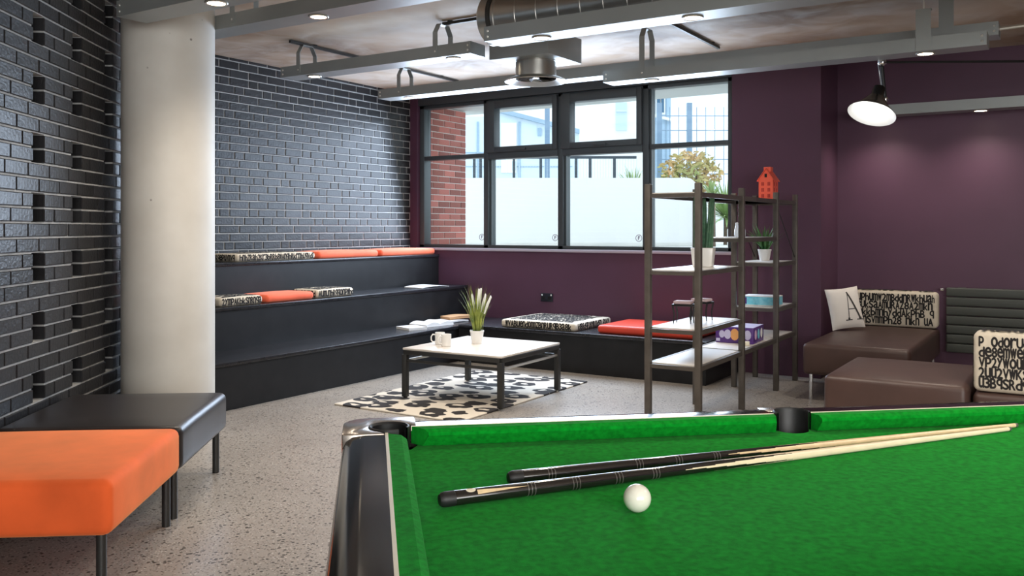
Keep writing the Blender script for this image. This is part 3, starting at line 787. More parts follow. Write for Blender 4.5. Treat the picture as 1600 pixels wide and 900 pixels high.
ra = thing('panel_radiator', 'dark grey radiator of wide horizontal bars on the recessed wall', 'radiator', (-.13, YR-.02, .24))
for i in range(7):
    B(-.82, .82, -.075, -.03, i*.081+.002, i*.081+.078).build('bar', 'radiator', ra, bevel=.012, seg=3)
for x in (-.70, .70): B(x-.03, x+.03, -.03, .018, 0, .565).build('upright', 'radiator', ra, smooth=False)
MB().lathe([(.012, 0), (.016, .008), (.012, .03)], 14, Matrix.Translation((-.835, -.052, .545)) @ Matrix.Rotation(R(-90), 4, 'Y')).build('valve', 'chrome', ra)

# ------------------------------------------------------------------ orange and black benches along the left wall
def bench_xy(b, a): return B_*b + A_*a
def wall_bench(name, label, a0, a1, material, b0=-1.99, b1=-1.165):
    c = bench_xy((b0+b1)/2, (a0+a1)/2)
    return seat_module(name, label, 0, b1-b0, 0, a1-a0, .428, .226, material, 'dark_steel', 'bench', (c.x, c.y, 0), PHI-R(90), .05, .018)
wall_bench('velvet_bench', 'orange velvet bench seat on dark legs in the near left corner', 2.395, 3.252, 'orange_velvet') if False else None
aN = Vector((-2.863, 1.883, 0)).dot(A_); aM = Vector((-3.391, 2.552, 0)).dot(A_); aF = Vector((-3.927, 3.23, 0)).dot(A_)
wall_bench('velvet_bench', 'orange velvet bench seat nearest the viewer along the left wall', aN, aM-.004, 'orange_velvet')
wall_bench('leather_bench', 'black leather bench seat between the orange bench and the column', aM+.004, aF, 'black_leather')

# ------------------------------------------------------------------ pool table
PA = R(41.5)
pt = thing('pool_table', 'pool table with green cloth and glossy black rails in the foreground', 'pool table', (-.2614, 1.945, 0), PA)
IX, IY = 1.06, .56          # inlay lines (back of the cushions)
ZP, ZR = .79, .832
def arc(cx, cy_, r, a0, a1, n=12): return [(cx+r*math.cos(R(a0+(a1-a0)*i/n)), cy_+r*math.sin(R(a0+(a1-a0)*i/n))) for i in range(n+1)]
PR = .044; CO = .020
cl = []
cl += arc(-IX+CO, -IY+CO, PR, 135-45-45, -45+45-0, 6) if False else []
def bed_outline():
    o = []
    o += [(-IX+.085, -IY)] + [(-PR, -IY)] + arc(0, -IY+.004, PR, 180, 0)[1:-1] + [(PR, -IY)] + [(IX-.085, -IY)]
    o += arc(IX-CO, -IY+CO, PR+.02, 225, 45) if False else [(IX-.06, -IY+.06)]
    o += [(IX, -IY+.085), (IX, IY-.085), (IX-.06, IY-.06), (IX-.085, IY)]
    o += [(PR, IY)] + arc(0, IY-.004, PR, 0, -180)[1:-1] + [(-PR, IY)] + [(-IX+.085, IY), (-IX+.06, IY-.06), (-IX, IY-.085), (-IX, -IY+.085), (-IX+.06, -IY+.06)]
    return o
MB().prism(bed_outline(), ZP-.03, ZP).build('cloth_bed', 'cloth', pt, smooth=False)
def cushion_rail(p, q, nrm, cut0, cut1):
    """green cushion from p to q along the inlay line, nrm points onto the table"""
    p = Vector(p); q = Vector(q); d = (q-p).normalized(); nrm = Vector(nrm)
    prof = [(0, ZP+.001, 0), (.032, ZP+.001, .65), (.049, ZP+.029, 1), (.047, ZP+.036, 1), (.035, ZR+.001, .72), (0, ZR, 0)]
    vs = []
    for e, (c, cut, s) in enumerate(((p, cut0, 1), (q, cut1, -1))):
        for o_, z_, k_ in prof:
            pp_ = c + nrm*o_ + d*s*cut*k_; vs.append((pp_.x, pp_.y, z_))
    n = len(prof); fs = [tuple(range(n)), tuple(range(n, 2*n))] + [(i, (i+1) % n, n+(i+1) % n, n+i) for i in range(n)]
    return MB().add(vs, fs).build('cushion', 'cloth', pt, smooth=False)
cg = .062; mg = .047
for sy in (-1, 1):
    cushion_rail((-IX+cg, sy*IY), (-mg, sy*IY), (0, -sy), .04, .016); cushion_rail((mg, sy*IY), (IX-cg, sy*IY), (0, -sy), .016, .04)
for sx in (-1, 1):
    cushion_rail((sx*IX, -IY+cg), (sx*IX, IY-cg), (-sx, 0), .04, .04)
    B(sx*IX-.0035-sx*.001, sx*IX+.0035-sx*.001, -IY+cg, IY-cg, ZR-.01, ZR+.0015).build('inlay_strip', 'inlay', pt, smooth=False)
for sy in (-1, 1):
    for x0, x1 in ((-IX+cg, -mg), (mg, IX-cg)):
        B(x0, x1, sy*IY-.002, sy*IY+.002, ZR-.01, ZR+.0015).build('inlay_strip', 'inlay', pt, smooth=False)
# rails: rounded outer shoulder; section given as (outward distance, z)
sec = [(.002, ZR-.06), (.002, ZR-.0005), (.050, ZR-.0005), (.078, ZR-.004), (.094, ZR-.014), (.102, ZR-.030), (.104, ZR-.060)]
def rail(p, q, out):
    vs = []
    for c in (p, q):
        for o_, z_ in sec: vs.append((c[0]+out[0]*o_, c[1]+out[1]*o_, z_))
    n = len(sec); return MB().add(vs, [tuple(range(n)), tuple(range(n, 2*n))] + [(i, (i+1) % n, n+(i+1) % n, n+i) for i in range(n)]).build('rail', 'black_lacquer', pt, ang=60)
ce = .075
for sx in (-1, 1): rail((sx*IX, -IY+ce), (sx*IX, IY-ce), (sx, 0))
for sy in (-1, 1):
    rail((-IX+ce, sy*IY), (-PR-.006, sy*IY), (0, sy)); rail((PR+.006, sy*IY), (IX-ce, sy*IY), (0, sy))
# corner castings and corner pockets
for sx in (-1, 1):
    for sy in (-1, 1):
        cxp, cyp = IX-CO+.012, IY-CO+.012
        outl = [(IX+.002, IY-ce), (IX+.104, IY-ce)] + arc(IX+.104-.065, IY+.104-.065, .065, 0, 90, 8) + [(IX-ce, IY+.104), (IX-ce, IY+.002)]
        outl += arc(cxp, cyp, PR+.006, 100, -10, 10)
        if sx*sy < 0: outl = outl[::-1]
        MB().prism([(sx*a, sy*b) for a, b in outl], ZR-.055, ZR+.003).build('corner_casting', 'casting', pt, bevel=.004)
        ring = [(PR+.0055, ZR+.005), (PR+.0055, ZP-.10), (PR-.002, ZP-.10), (PR-.002, ZR+.001), (PR+.002, ZR+.006), (PR+.0055, ZR+.005)]
        mb = MB(); n = 22; a0, a1 = (math.pi*1.15, -math.pi*.65)
        for i in range(n+1):
            a = a0+(a1-a0)*i/n
            for r_, z_ in ring: mb.v.append((sx*(cxp+r_*math.cos(a)), sy*(cyp+r_*math.sin(a)), z_))
        k = len(ring)
        mb.f = [(i*k+j, i*k+j+1, (i+1)*k+j+1, (i+1)*k+j) for i in range(n) for j in range(k-1)]
        pk = mb.build('pocket_liner', 'rubber', pt)
        MB().lathe([(PR+.03, ZP-.10), (PR+.03, ZP-.098)], 20, Matrix.Translation((sx*cxp, sy*cyp, 0))).build('pocket_floor', 'hole_shade', pk)
# middle pockets
for sy in (-1, 1):
    mb = MB(); n = 22; ring = [(PR+.005, ZR+.004), (PR+.005, ZP-.10), (PR-.001, ZP-.10), (PR-.001, ZR+.003), (PR+.002, ZR+.008), (PR+.005, ZR+.004)]; k = len(ring)
    for i in range(n+1):
        a = R(-14+208*i/n)
        for r_, z_ in ring: mb.v.append((r_*math.cos(a), sy*(IY-.006+r_*math.sin(a)), z_))
    mb.f = [(i*k+j, i*k+j+1, (i+1)*k+j+1, (i+1)*k+j) for i in range(n) for j in range(k-1)]
    pk = mb.build('pocket_liner', 'rubber', pt)
    MB().lathe([(PR+.02, ZP-.10), (PR+.02, ZP-.098)], 20, Matrix.Translation((0, sy*(IY-.006), 0))).build('pocket_floor', 'hole_shade', pk)
    B(-PR-.006, PR+.006, sy*(IY+.055)-.05+(.0), sy*(IY+.055)+.05, ZR-.06, ZR-.002).build('pocket_block', 'black_lacquer', pt, smooth=False) if False else None
    MB().prism([(-PR-.006, sy*(IY+.046)), (PR+.006, sy*(IY+.046)), (PR+.006, sy*(IY+.103)), (-PR-.006, sy*(IY+.103))], ZR-.06, ZR-.004).build('pocket_cap', 'casting', pt, bevel=.003)
# carcass and legs
ap = MB()
for s in (-1, 1):
    ap.box(-IX-.07, IX+.07, s*(IY+.05)-.015, s*(IY+.05)+.015, .50, ZR-.06); ap.box(s*(IX+.055)-.015, s*(IX+.055)+.015, -IY-.035, IY+.035, .50, ZR-.06)
ap.build('apron', 'black_lacquer', pt, smooth=False)
B(-IX-.03, IX+.03, -IY-.03, IY+.03, .50, .52).build('carcass_floor', 'black_paint', pt, smooth=False)
for sx in (-1, 1):
    for sy in (-1, 1):
        l = B(sx*(IX-.06)-.06, sx*(IX-.06)+.06, sy*(IY-.05)-.06, sy*(IY-.05)+.06, .03, .50).build('leg', 'black_lacquer', pt, bevel=.006)
        MB().lathe([(.05, 0), (.05, .03)], 20, Matrix.Translation((sx*(IX-.06), sy*(IY-.05), 0))).build('levelling_foot', 'dark_steel', l)

o = tag(MB().lathe([(max(.0001, .026*math.cos(a)), .026*math.sin(a)) for a in [R(-90+180*i/20) for i in range(21)]], 32, cap=False).build('cue_ball', 'ball_white'), 'cream white cue ball on the green cloth', 'ball'); o.location = (-.690, 1.519, ZP+.026)

def cue(name, label, p0, p1, splice0, splice1, seed):
    p0 = Vector(p0); p1 = Vector(p1); ax = (p1-p0); L = ax.length; q = ax.normalized().to_track_quat('Z', 'Y')
    t = thing(name, label, 'cue', p0); t.rotation_euler = q.to_euler()
    rb, rt = .0146, .0052
    def rad(z): return rb+(rt-rb)*min(1, z/L)
    MB().lathe([(.003, -.006), (.010, -.004), (.0135, .001), (rb, .006), (rb, .0262)], 24).build('butt_cap', 'rubber', t)
    N = 48; zs = [.026, .03]; z = .03
    while z < L-.012:
        z += .006 if splice0-.02 < z < splice1+.02 else .05
        zs.append(min(z, L-.012))
    grid = [(rad(z_)*math.cos(2*math.pi*k/N), rad(z_)*math.sin(2*math.pi*k/N), z_) for z_ in zs for k in range(N)]
    sel = {'butt': [], 'shaft': []}
    for i in range(len(zs)-1):
        for k in range(N):
            zm = (zs[i]+zs[i+1])/2; am = 2*math.pi*(k+.5)/N
            tri = abs(((am*4/(2*math.pi)+.15*seed) % 1)-.5)*2
            sel['butt' if zm < splice0+(splice1-splice0)*(1-tri) else 'shaft'].append((i*N+k, i*N+(k+1) % N, (i+1)*N+(k+1) % N, (i+1)*N+k))
    for nm, mname in (('butt', 'ebony'), ('shaft', 'shaft_pale' if seed == 1 else 'maple')):
        mb = MB(); used = sorted({j for f in sel[nm] for j in f}); ix = {j: n_ for n_, j in enumerate(used)}
        mb.add([grid[j] for j in used], [tuple(ix[j] for j in f) for f in sel[nm]]); mb.build(nm, mname, t, ang=80)
    MB().lathe([(rt, L-.012), (rt, L-.006), (rt*.95, L-.003), (rt*.5, L)], 20).build('tip', 'cue_ring', t)
    for g in ((.185, .285, .385, .475) if seed == 1 else (.09, .30, .40, .50)):
        for e in (-.0075, 0, .0075):
            z = g+e; r_ = rad(z)+.00025
            MB().lathe([(r_, z-.0008), (r_, z+.0008)], 24, cap=False).build('ring', 'cue_ring', t)
    return t, q, rad
c1, q1, rad1 = cue('pool_cue', 'pool cue lying nearest the white ball, cream badge on its butt', (-1.014, 1.342, ZP+.0152), (-.140, 2.654, ZP+.0062), .53, .86, 1)
c2, q2, rad2 = cue('pool_cue', 'pool cue lying behind the other against the far cushion', (-.983, 1.535, ZP+.0152), (-.128, 2.712, ZP+.0062), .50, .84, 2)
# badge and brass-coloured veneer on the near cue's butt, facing up and towards the viewer
vdir = (q1.inverted() @ Vector((.0, -.55, .83))); az = math.atan2(vdir.y, vdir.x)
mb = MB(); n = 16; vs = []
for i in range(n):
    a = 2*math.pi*i/n; z = .058+.010*math.cos(a); aa = az+.42*math.sin(a); r_ = rad1(z)+.0004; vs.append((r_*math.cos(aa), r_*math.sin(aa), z))
r_ = rad1(.058)+.0005; vs.append((r_*math.cos(az), r_*math.sin(az), .058)); mb.add(vs, [(i, (i+1) % n, n) for i in range(n)]).build('badge', 'inlay', c1)
mb = MB(); vs = []
for i in range(17):
    z = .070+.11*i/16; h_ = .34*(1-i/16)
    for s in (-1, 0, 1): r_ = rad1(z)+.0003; vs.append((r_*math.cos(az+.45+s*h_), r_*math.sin(az+.45+s*h_), z))
mb.add(vs, [f for i in range(16) for f in ((3*i, 3*i+1, 3*i+4, 3*i+3), (3*i+1, 3*i+2, 3*i+5, 3*i+4))]).build('veneer_point', 'maple', c1)

# ------------------------------------------------------------------ ceiling beams carrying downlights
def spot(parent, loc, energy, size=140, blend=1.0, color=(1, .90, .78), rad=.035):
    l = bpy.data.lights.new('downlight', 'SPOT'); l.energy = energy; l.spot_size = R(size); l.spot_blend = blend; l.color = color; l.shadow_soft_size = rad
    o = bpy.data.objects.new('downlight_bulb', l); COL.objects.link(o); o.parent = parent; o.location = loc
    return o
def beam(label, x0, x1, y, zb, lights=(), brackets=(), h=.088, wd=.19, energy=34, box_brackets=()):
    xm = (x0+x1)/2; t = thing('lighting_beam', label, 'light beam', (xm, y, zb)); g = .012
    mb = MB().box(x0-xm, x1-xm, -wd/2, wd/2, 0, g)
    for s in (-1, 1): mb.box(x0-xm, x1-xm, s*wd/2-(g if s > 0 else 0), s*wd/2+(g if s < 0 else 0), g, h)
    mb.build('channel', 'steel_beam', t, smooth=False)
    for e, s in ((x0-xm, 1), (x1-xm, -1)):
        c = B(min(e, e+s*g), max(e, e+s*g), -wd/2+g, wd/2-g, g, h).build('end_cap', 'steel_beam', t, smooth=False)
        for zz in (.026, .060):
            MB().lathe([(.008, 0), (.008, .002), (.005, .005)], 10, Matrix.Translation((e+s*.025, -wd/2, zz)) @ Matrix.Rotation(R(90), 4, 'X')).build('bolt', 'bolt', c)
    for x in lights:
        mm = Matrix.Translation((x-xm, 0, 0))
        d = MB().lathe([(.046, .001), (.058, .0), (.060, -.004), (.056, -.008), (.046, -.006)], 28, mm, cap=False).build('downlight', 'trim_ring', t)
        MB().lathe([(.047, -.0045), (.047, -.003)], 24, mm).build('lens', 'lamp_lens', d)
        spot(t, (x-xm, 0, -.02), energy)
    for x in brackets:
        top = ZC-.02-zb; hw_ = wd/2+.004; sw = .021
        prof = [(-hw_, .02), (-hw_, top-.075), (-hw_+.045, top-.004), (hw_-.045, top-.004), (hw_, top-.075), (hw_, .02)]
        inn = [(-hw_+.006, .02), (-hw_+.006, top-.078), (-hw_+.047, top-.010), (hw_-.047, top-.010), (hw_-.006, top-.078), (hw_-.006, .02)]
        vs = []; 
        for sgn in (-1, 1): vs += [(x-xm+sgn*sw, a, b) for a, b in prof] + [(x-xm+sgn*sw, a, b) for a, b in inn]
        fs = []
        for i in range(5):
            fs += [(i, i+1, 7+i, 6+i), (12+i, 18+i, 19+i, 13+i), (i, 12+i, 13+i, i+1), (6+i, 7+i, 19+i, 18+i)]
        fs += [(0, 6, 18, 12), (5, 17, 23, 11)]
        b = MB().add(vs, fs).build('hanger_strap', 'steel_beam', t, smooth=False)
        for s in (-1, 1):
            MB().lathe([(.007, 0), (.007, .002), (.004, .004)], 10, Matrix.Translation((x-xm, -hw_, .045)) @ Matrix.Rotation(R(90), 4, 'X')).build('bolt', 'bolt', b) if s < 0 else None
    for x in box_brackets:
        hh_ = .27
        b = B(x-xm-.045, x-xm+.045, -wd/2-.006, -wd/2, .0, hh_).box(x-xm-.045, x-xm+.045, -wd/2, -wd/2+.05, hh_-.006, hh_).box(x-xm-.045, x-xm-.039, -wd/2, -wd/2+.05, h, hh_).build('hanger_bracket', 'steel_beam', t, smooth=False)
        MB().tube([(x-xm, -wd/2+.025, hh_), (x-xm, -wd/2+.025, ZC-zb-.001)], .006, 8).build('hanger_rod', 'bolt', b)
    return t
beam('grey lighting beam with two downlights hung nearest the upper brick wall', -5.66, -3.70, 5.34, 2.595, (-5.36, -3.92), (-5.45, -4.02))
beam('grey lighting beam crossing behind the concrete column top', -4.95, 2.2, 3.82, 2.585, (-3.80, -1.2, 1.0), (-4.45, .2))
beam('grey lighting beam passing just in front of the concrete column', -4.50, 2.4, 3.06, 2.50, (-3.78, -1.4, .9), (-.6, 1.6))
beam('long grey lighting beam running above the window towards the right', -5.68, -.415, 6.60, 2.575, (-5.36,), (-5.42,), box_brackets=(-.72,))
beam('lower grey lighting beam in front of the long one, over the shelving', -3.11, -.46, 6.30, 2.462, (-2.74, -.82), (-2.78,), box_brackets=(-.82,), energy=30)
beam('grey lighting beam under the round air duct', -3.02, 2.4, 4.52, 2.455, (-2.67, -1.73, .2), (.9,))
beam('pale grey lighting beam on the recessed purple wall', -1.62, 3.0, 8.30, 2.305, (-1.46, -.66, .9), (), box_brackets=(1.5,), energy=15)
# ceiling rails that carry the beams
def rail_strut(label, a, b):
    t = thing('ceiling_rail', label, 'rail', a); d = Vector(b)-Vector(a)
    MB().tube([(0, 0, 0), d], .016, 4).build('channel', 'dark_steel', t, smooth=False)
    for q in (.12, .88): MB().lathe([(.022, 0), (.022, ZC-a[2]-.012)], 10, Matrix.Translation(d*q+Vector((0, 0, .012)))).build('fixing', 'black_metal', t)
rail_strut('black ceiling rail linking the two beams nearest the brick wall', (-5.45, 5.15, 2.862), (-5.45, 7.5, 2.862))
rail_strut('short black ceiling rail between the brick-side beam and the duct', (-4.02, 5.34, 2.862), (-3.45, 5.34, 2.862))
rail_strut('black ceiling rail above the shelving between beam and window', (-2.56, 5.95, 2.862), (-2.56, 7.3, 2.862))
tag(MB().tube([(-.42, 6.6, 2.63), (-.1, 6.62, 2.645), (.5, 6.62, 2.64), (1.6, 6.6, 2.65), (1.65, 6.6, 2.879)], .013, 8).build('power_conduit', 'bolt'), 'pale cable conduit leaving the right end of the long beam', 'conduit')

# spiral duct and air diffuser
du = thing('air_duct', 'round galvanised spiral air duct below the ceiling', 'duct', (-3.28, 4.86, 2.695)); rD = .165
prof = []; x = 0.0
mD = Matrix.Rotation(R(90), 4, 'Y')
prof = [(.0005, .0), (rD*.55, -.002), (rD*.9, .004), (rD, .02), (rD, .12), (rD+.006, .125), (rD+.006, .14), (rD, .145)]
while x < 5.4:
    a = .30+x; prof += [(rD, a-.006), (rD+.003, a-.003), (rD+.003, a+.003), (rD, a+.006)]; x += .155
MB().lathe(prof, 40, mD, cap=False).build('duct_tube', 'galvanised', du)
for x in (.10, 1.9, 3.7):
    MB().lathe([(rD+.007, x-.013), (rD+.009, x-.013), (rD+.009, x+.013), (rD+.007, x+.013)], 40, mD, cap=False).build('duct_strap', 'dark_steel', du)
MB().tube([(1.55, .36, -.05), (1.55, rD-.02, -.02)], .03, 10).build('branch', 'galvanised', du) if False else None
df = thing('air_diffuser', 'round ceiling air diffuser on a square grey box before the window', 'air vent', (-3.37, 5.62, 2.41))
B(-.25, .25, -.25, .25, .145, .33).build('plenum_box', 'steel_beam', df, bevel=.003)
MB().lathe([(.152, .02), (.152, .14), (.157, .142), (.157, .145)], 40, cap=False).build('collar', 'galvanised', df)
MB().lathe([(.150, .055), (.150, .143)], 40).build('throat_shade', 'hole_shade', df)  # black plug painted as the shade inside the diffuser
MB().lathe([(.150, .03), (.165, .022), (.215, .0), (.228, -.004), (.232, .0), (.222, .010), (.175, .03)], 44, cap=False).build('flange', 'galvanised', df)
for i in range(10):
    a = 2*math.pi*i/10
    MB().add([(.02*math.cos(a), .02*math.sin(a), .028), (.148*math.cos(a-.16), .148*math.sin(a-.16), .020), (.148*math.cos(a+.22), .148*math.sin(a+.22), .045), (.02*math.cos(a+.3), .02*math.sin(a+.3), .038)], [(0, 1, 2, 3)]).build('vane', 'dark_steel', df, smooth=False)
MB().lathe([(.001, .022), (.024, .024), (.026, .034), (.001, .036)], 18).build('hub', 'bolt', df)
MB().tube([(-.15, -.15, .33), (-.15, -.15, ZC-2.41-.001)], .006, 8).build('hanger_rod', 'bolt', df)
MB().tube([(.15, .15, .33), (.15, .15, ZC-2.41-.001)], .006, 8).build('hanger_rod', 'bolt', df)

# ------------------------------------------------------------------ articulated black lamp with white-lined cone shade
J1 = Vector((-1.141, 6.624, 2.488)); J2 = Vector((-1.122, 6.636, 2.225)); PO = Vector((.42, 7.62, 2.50))
la = thing('swing_arm_lamp', 'black swing-arm lamp with white-lined cone shade on the purple wall side', 'lamp', J1)
v0 = Vector((0, 0, 0))
MB().tube([v0, PO-J1], .0085, 10).build('long_arm', 'black_metal', la)
MB().tube([v0+Vector((0, 0, -.03)), J2-J1], .013, 10).build('short_arm', 'black_metal', la)
MB().tube([Vector((-.022, -.014, -.02)), J2-J1+Vector((-.012, -.01, 0))], .004, 8).build('spring_rod', 'chrome', la)
def ball(c, r): return MB().lathe([(max(.0002, r*math.cos(a)), r*math.sin(a)) for a in [R(-90+15*i) for i in range(13)]], 20, Matrix.Translation(c), cap=False)
ball(v0, .030).build('joint', 'chrome', la); ball(J2-J1, .022).build('joint', 'chrome', la)
ap_ = Vector((-1.165, 6.609, 2.27))-J1; rc = Vector((-1.206, 6.583, 2.105))-J1
fw = Vector((-math.sin(TH), math.cos(TH), 0)); axis = ((rc-ap_)-fw*.05-RV*.02+Vector((0, 0, .0))).normalized()
qm = Matrix.Translation(ap_) @ axis.to_track_quat('Z', 'Y').to_matrix().to_4x4()
MB().lathe([(.028, -.055), (.040, -.045), (.044, .02), (.060, .045), (.110, .115), (.160, .165), (.162, .170)], 40, qm, cap=False).build('shade', 'black_lacquer', la)
MB().lathe([(.0005, .0), (.040, .022), (.057, .048), (.107, .118), (.1575, .167), (.162, .1705)], 40, qm, cap=False).build('shade_lining', 'white_enamel', la)
MB().lathe([(.0005, -.056), (.028, -.055)], 24, qm, cap=False).build('shade_cap', 'black_metal', la)
MB().lathe([(.012, .02), (.014, .045), (.030, .075), (.030, .095), (.014, .115), (.001, .119)], 20, qm, cap=False).build('bulb', 'white_enamel', la)
pl_ = bpy.data.lights.new('lining_fill', 'POINT'); pl_.energy = .35; pl_.shadow_soft_size = .02; plo = bpy.data.objects.new('lining_fill', pl_); COL.objects.link(plo); plo.parent = la; plo.location = qm @ Vector((0, 0, .15))  # small light added in the shade to brighten its white lining
MB().tube([J2-J1, ap_+Vector((0, 0, -.01))], .011, 10).build('shade_bracket', 'black_metal', la)
lp = MB().tube([PO-J1+Vector((0, 0, -.12)), Vector((PO.x, PO.y, ZC-.0005))-J1], .017, 12).build('ceiling_pole', 'black_metal', la)

# ------------------------------------------------------------------ outside the window
def street(x, d, z=0): return Vector((-math.sin(TH), math.cos(TH), 0))*d + RV*x + Vector((0, 0, z))
ZG = 1.06
gm = MB().box(-30, -2.3, YW+.27, 70, ZG-.1, ZG).box(-2.3, 40, YR+.3, 70, ZG-.1, ZG)
og = struct('ground_outside', gm, 'ground_pale', smooth=False)
# brick return wall just outside, at the left end of the window
XO = -6.43
ew = struct('wall_outside', B(XO-.35, XO-.007, YW+.27, 9.02, ZG-.0, 2.78), 'pale_mortar', 'red brick return wall outside the left window pane', smooth=False)
eb = Bricks(ew, (XO, 0, 0), R(90), .225, 'red_brick', .10)
for k in range(15, 37): eb.course(k, YW+.275, 9.02, .1125*(k % 2)+.02, [(1, 1)])
eb.finish(lambda q: q.y, 300)
eb2 = Bricks(ew, (0, 9.02, 0), R(180), .225, 'red_brick', .10)
struct('soffit_outside', B(-7.5, -2.66, YW+.26, 9.35, 2.79, 2.90), 'soffit', 'pale soffit over the outside of the window', smooth=False)
def ext(name, label, cat, x, d, z=ZG, group=None): return thing(name, label, cat, street(x, d, z), TH, group)
rw = ext('retaining_wall', 'white rendered retaining wall across the view outside the window', 'garden wall', -1.0, 13.0); hW = 1.0
MB().prism([(-4.5, 0), (3.69, 0), (3.69, hW-.14)] + arc(3.69-.14, hW-.14, .14, 0, 90, 6) + [(-4.5, hW)], -.12, .12, m=Matrix.Rotation(R(90), 4, 'X')).build('wall_body', 'white_render', rw, smooth=False)
B(-4.5, 3.70, -.15, .02, 0, .06).build('base_kerb', 'ground_pale', rw, bevel=.01)
tag(street and MB().box(-1.2, 1.6, -.15, .15, 0, .26, m=Matrix.Translation(street(4.3, 12.6, ZG)) @ Matrix.Rotation(TH, 4, 'Z')).build('planter_kerb', 'white_render', bevel=.02), 'low white planter kerb below the spiky plant outside', 'planter')
# railing on the wall
rg = ext('metal_railing', 'dark metal railing beyond the white wall outside', 'railing', 0, 14.2, ZG)
for px in (741, 751, 803, 845, 900, 922, 960):
    x = (px-800)/1380*14.2; B(x-.022, x+.022, -.02, .02, 0, 1.40).build('post', 'railing', rg, smooth=False)
B(-.65, 2.0, -.025, .025, 1.385, 1.425).build('top_rail', 'railing', rg, smooth=False)
mb = MB()
for i in range(60):
    x = -.65+i*.045; mb.box(x-.003, x+.003, -.003, .003, .1, 1.38)
o = mb.build('infill_bars', 'cladding_pale', rg, smooth=False); o['kind'] = 'stuff'
# tall mesh fence
fe = ext('mesh_fence', 'tall blue-grey mesh fence with square posts outside the right panes', 'fence', 0, 15.2, ZG)
for px in (855, 1030, 1077, 1150):
    x = (px-800)/1380*15.2; B(x-.042, x+.042, -.04, .04, 0, 2.42).build('post', 'fence_blue', fe, smooth=False)
for z in (1.2, 1.45, 1.7, 1.95, 2.2): B(2.50, 3.9, -.006, .006, z-.007, z+.007).build('wire', 'fence_blue', fe, smooth=False)
for i in range(9): x = 2.56+i*.155; B(x-.005, x+.005, -.005, .005, .1, 2.35).build('wire', 'fence_blue', fe, smooth=False)
# buildings
def X_(px, d): return (px-800)/1380*d
def Z_(py, d): return 1.32+(357-py)/1380*d-ZG
d = 21.0
bA = ext('clad_building', 'low pale blue clad building with sloping roof edge outside', 'building', 0, d)
xa, xb_ = X_(560, d), X_(905, d)
MB().prism([(xa, 0), (xb_, 0), (xb_, Z_(209, d)), (X_(780, d), Z_(176, d)), (X_(756, d), Z_(182, d)), (xa, Z_(182, d))], -5, 0, m=Matrix.Rotation(R(90), 4, 'X')).build('walls', 'cladding_pale', bA, smooth=False)
for i in range(9):
    z = .4+i*.33; B(xa, X_(895, d), -.02, 0, z, z+.025).build('cladding_joint', 'cladding_line', bA, smooth=False) if z < 2.2 else None
for px in (745, 810): B(X_(px, d), X_(px, d)+.05, -.03, 0, 0, Z_(190, d)).build('cladding_joint', 'cladding_line', bA, smooth=False)
wA = B(X_(783, d), X_(807, d), -.05, 0, Z_(270, d), Z_(192, d)).build('window', 'white_render', bA, smooth=False)
B(X_(800, d), X_(806, d), -.06, -.05, Z_(266, d), Z_(252, d)).build('pane', 'glass_pale', wA, smooth=False)
v_ = B(X_(840, d), X_(846, d), -.05, 0, Z_(212, d), Z_(200, d)).build('vent', 'cladding_line', bA, smooth=False)
MB().add([(xb_, -.12, Z_(209, d)), (X_(780, d), -.12, Z_(176, d)), (X_(780, d), -.12, Z_(176, d)+.1), (xb_, -.12, Z_(209, d)+.1), (xb_, .3, Z_(209, d)), (X_(780, d), .3, Z_(176, d)), (X_(780, d), .3, Z_(176, d)+.1), (xb_, .3, Z_(209, d)+.1)],
         [(0,1,2,3),(4,5,6,7),(0,1,5,4),(2,3,7,6),(1,2,6,5),(3,0,4,7)]).build('roof_edge', 'cladding_line', bA, smooth=False)
d = 30.0
bB = ext('white_building', 'tall white building behind the low clad one outside', 'building', 0, d)
B(X_(700, d), X_(1017, d), 0, 6, 0, 9).build('walls', 'white_render', bB, smooth=False)
wB = B(X_(962, d), X_(979, d), -.06, 0, Z_(204, d), Z_(160, d)).build('window', 'glass_pale', bB, smooth=False)
B(X_(962, d), X_(979, d), -.10, -.06, Z_(175, d), Z_(172, d)).build('glazing_bar', 'cladding_pale', wB, smooth=False)
d = 32.0
bC = ext('blue_building', 'blue clad building with dark windows seen through the mesh fence', 'building', 0, d)
B(X_(1018, d), X_(1104, d), 0, 4, 0, 8).build('walls', 'cladding_blue', bC, smooth=False)
for (a, b, c_, e) in ((1026, 1031, 176, 150), (1033, 1037, 176, 150), (1079, 1099, 180, 140)):
    w_ = B(X_(a-2, d), X_(b+2, d), -.06, 0, Z_(c_+3, d), Z_(e, d)).build('window', 'white_render', bC, smooth=False)
    B(X_(a, d), X_(b, d), -.08, -.06, Z_(c_, d), Z_(e-2, d)).build('pane', 'glass_dark', w_, smooth=False)
MB().add([(X_(1018, d), -.2, Z_(182, d)), (X_(1056, d), -.2, Z_(192, d)), (X_(1056, d), -.2, Z_(188, d)), (X_(1018, d), -.2, Z_(178, d)), (X_(1018, d), 0, Z_(182, d)), (X_(1056, d), 0, Z_(192, d)), (X_(1056, d), 0, Z_(188, d)), (X_(1018, d), 0, Z_(178, d))],
         [(0,1,2,3),(4,5,6,7),(0,1,5,4),(2,3,7,6),(1,2,6,5),(3,0,4,7)]).build('stair_rail', 'white_render', bC, smooth=False)
for px in (1040, 1050, 1065): B(X_(px, d), X_(px, d)+.04, -.03, 0, 0, 8).build('cladding_joint', 'cladding_line', bC, smooth=False)
d = 23.0
bD = ext('white_house', 'white rendered building at the right end of the window view', 'building', 0, d)
B(X_(1102, d), X_(1300, d), 0, 5, 0, 8).build('walls', 'white_render', bD, smooth=False)
pn = B(X_(1115, d), X_(1300, d), -3.0, -2.9, 0, Z_(232, d)).build('garden_screen', 'cladding_pale', bD, smooth=False)
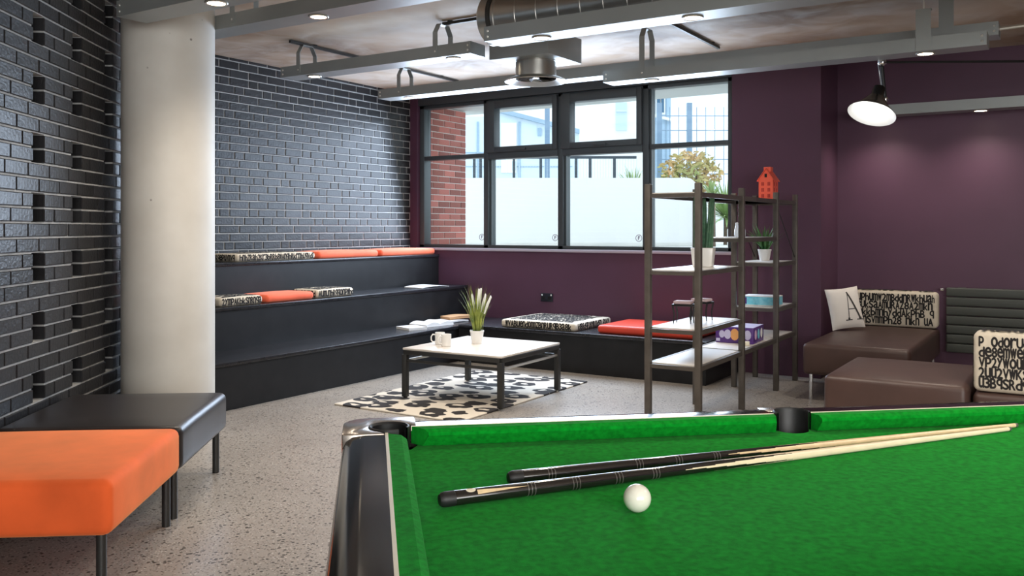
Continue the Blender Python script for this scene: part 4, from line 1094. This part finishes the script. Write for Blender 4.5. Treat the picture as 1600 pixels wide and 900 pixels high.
# planting
def spiky(name, label, x, d, z, n, length, width, seed, lean=(.15, 1.25), trunk=.0):
    t = ext(name, label, 'plant', x, d, z); rnd = random.Random(seed); mb = MB()
    for i in range(n):
        blade(mb, (0, 0, trunk), rnd.uniform(0, 6.28), rnd.uniform(*lean), rnd.uniform(.6, 1)*length, width*rnd.uniform(.7, 1.2), rnd.uniform(0, .6), 5)
    mb.build('leaves', 'yucca_leaf', t)
    MB().tube([(0, 0, -.02), (0, 0, trunk+.04)], [.06, .05], 10).build('trunk', 'bark', t)
spiky('yucca_plant', 'large spiky yucca in the planter at the right end of the window', X_(1136, 14.1), 14.1, ZG, 190, .80, .045, 1, (.15, 1.75), trunk=.42)
spiky('yucca_plant', 'spiky yucca rising behind the middle of the white wall', X_(990, 14.6), 14.6, ZG, 90, .60, .04, 2, (.1, 1.1), trunk=.78)
spiky('agave_plant', 'small agave at the rounded end of the white wall', X_(1112, 12.72), 12.72, ZG, 46, .30, .05, 3, (.2, 1.3), trunk=.72)
def bush(label, x, d, z, rx, ry, rz, n, seed):
    t = ext('leafy_bush', label, 'bush', x, d, ZG); rnd = random.Random(seed); mb = MB()
    for i in range(n):
        while True:
            q = Vector((rnd.uniform(-1, 1), rnd.uniform(-1, 1), rnd.uniform(-1, 1)))
            if .25 < q.length < 1: break
        c = Vector((q.x*rx, q.y*ry, z+q.z*rz)); r_ = Euler((rnd.uniform(0, 6), rnd.uniform(0, 6), rnd.uniform(0, 6))).to_matrix(); s = rnd.uniform(.035, .075)
        mb.add([c+r_ @ Vector((-s*.4, 0, 0)), c+r_ @ Vector((0, -s, 0.01)), c+r_ @ Vector((s*.4, 0, 0)), c+r_ @ Vector((0, s, 0.01))], [(0, 1, 2, 3)])
    o = mb.build('foliage', 'bush_leaf', t); o['kind'] = 'stuff'
    for i in range(5):
        a = i*1.26; MB().tube([(0, 0, 0), (.15*math.cos(a), .15*math.sin(a), z*.6), (.5*rx*math.cos(a), .5*ry*math.sin(a), z+.1)], [.025, .018, .008], 6).build('stem', 'bark', t)
bush('loose bush with green and orange leaves behind the white wall', X_(1078, 14.4), 14.4, 1.17, .52, .35, .36, 850, 4)
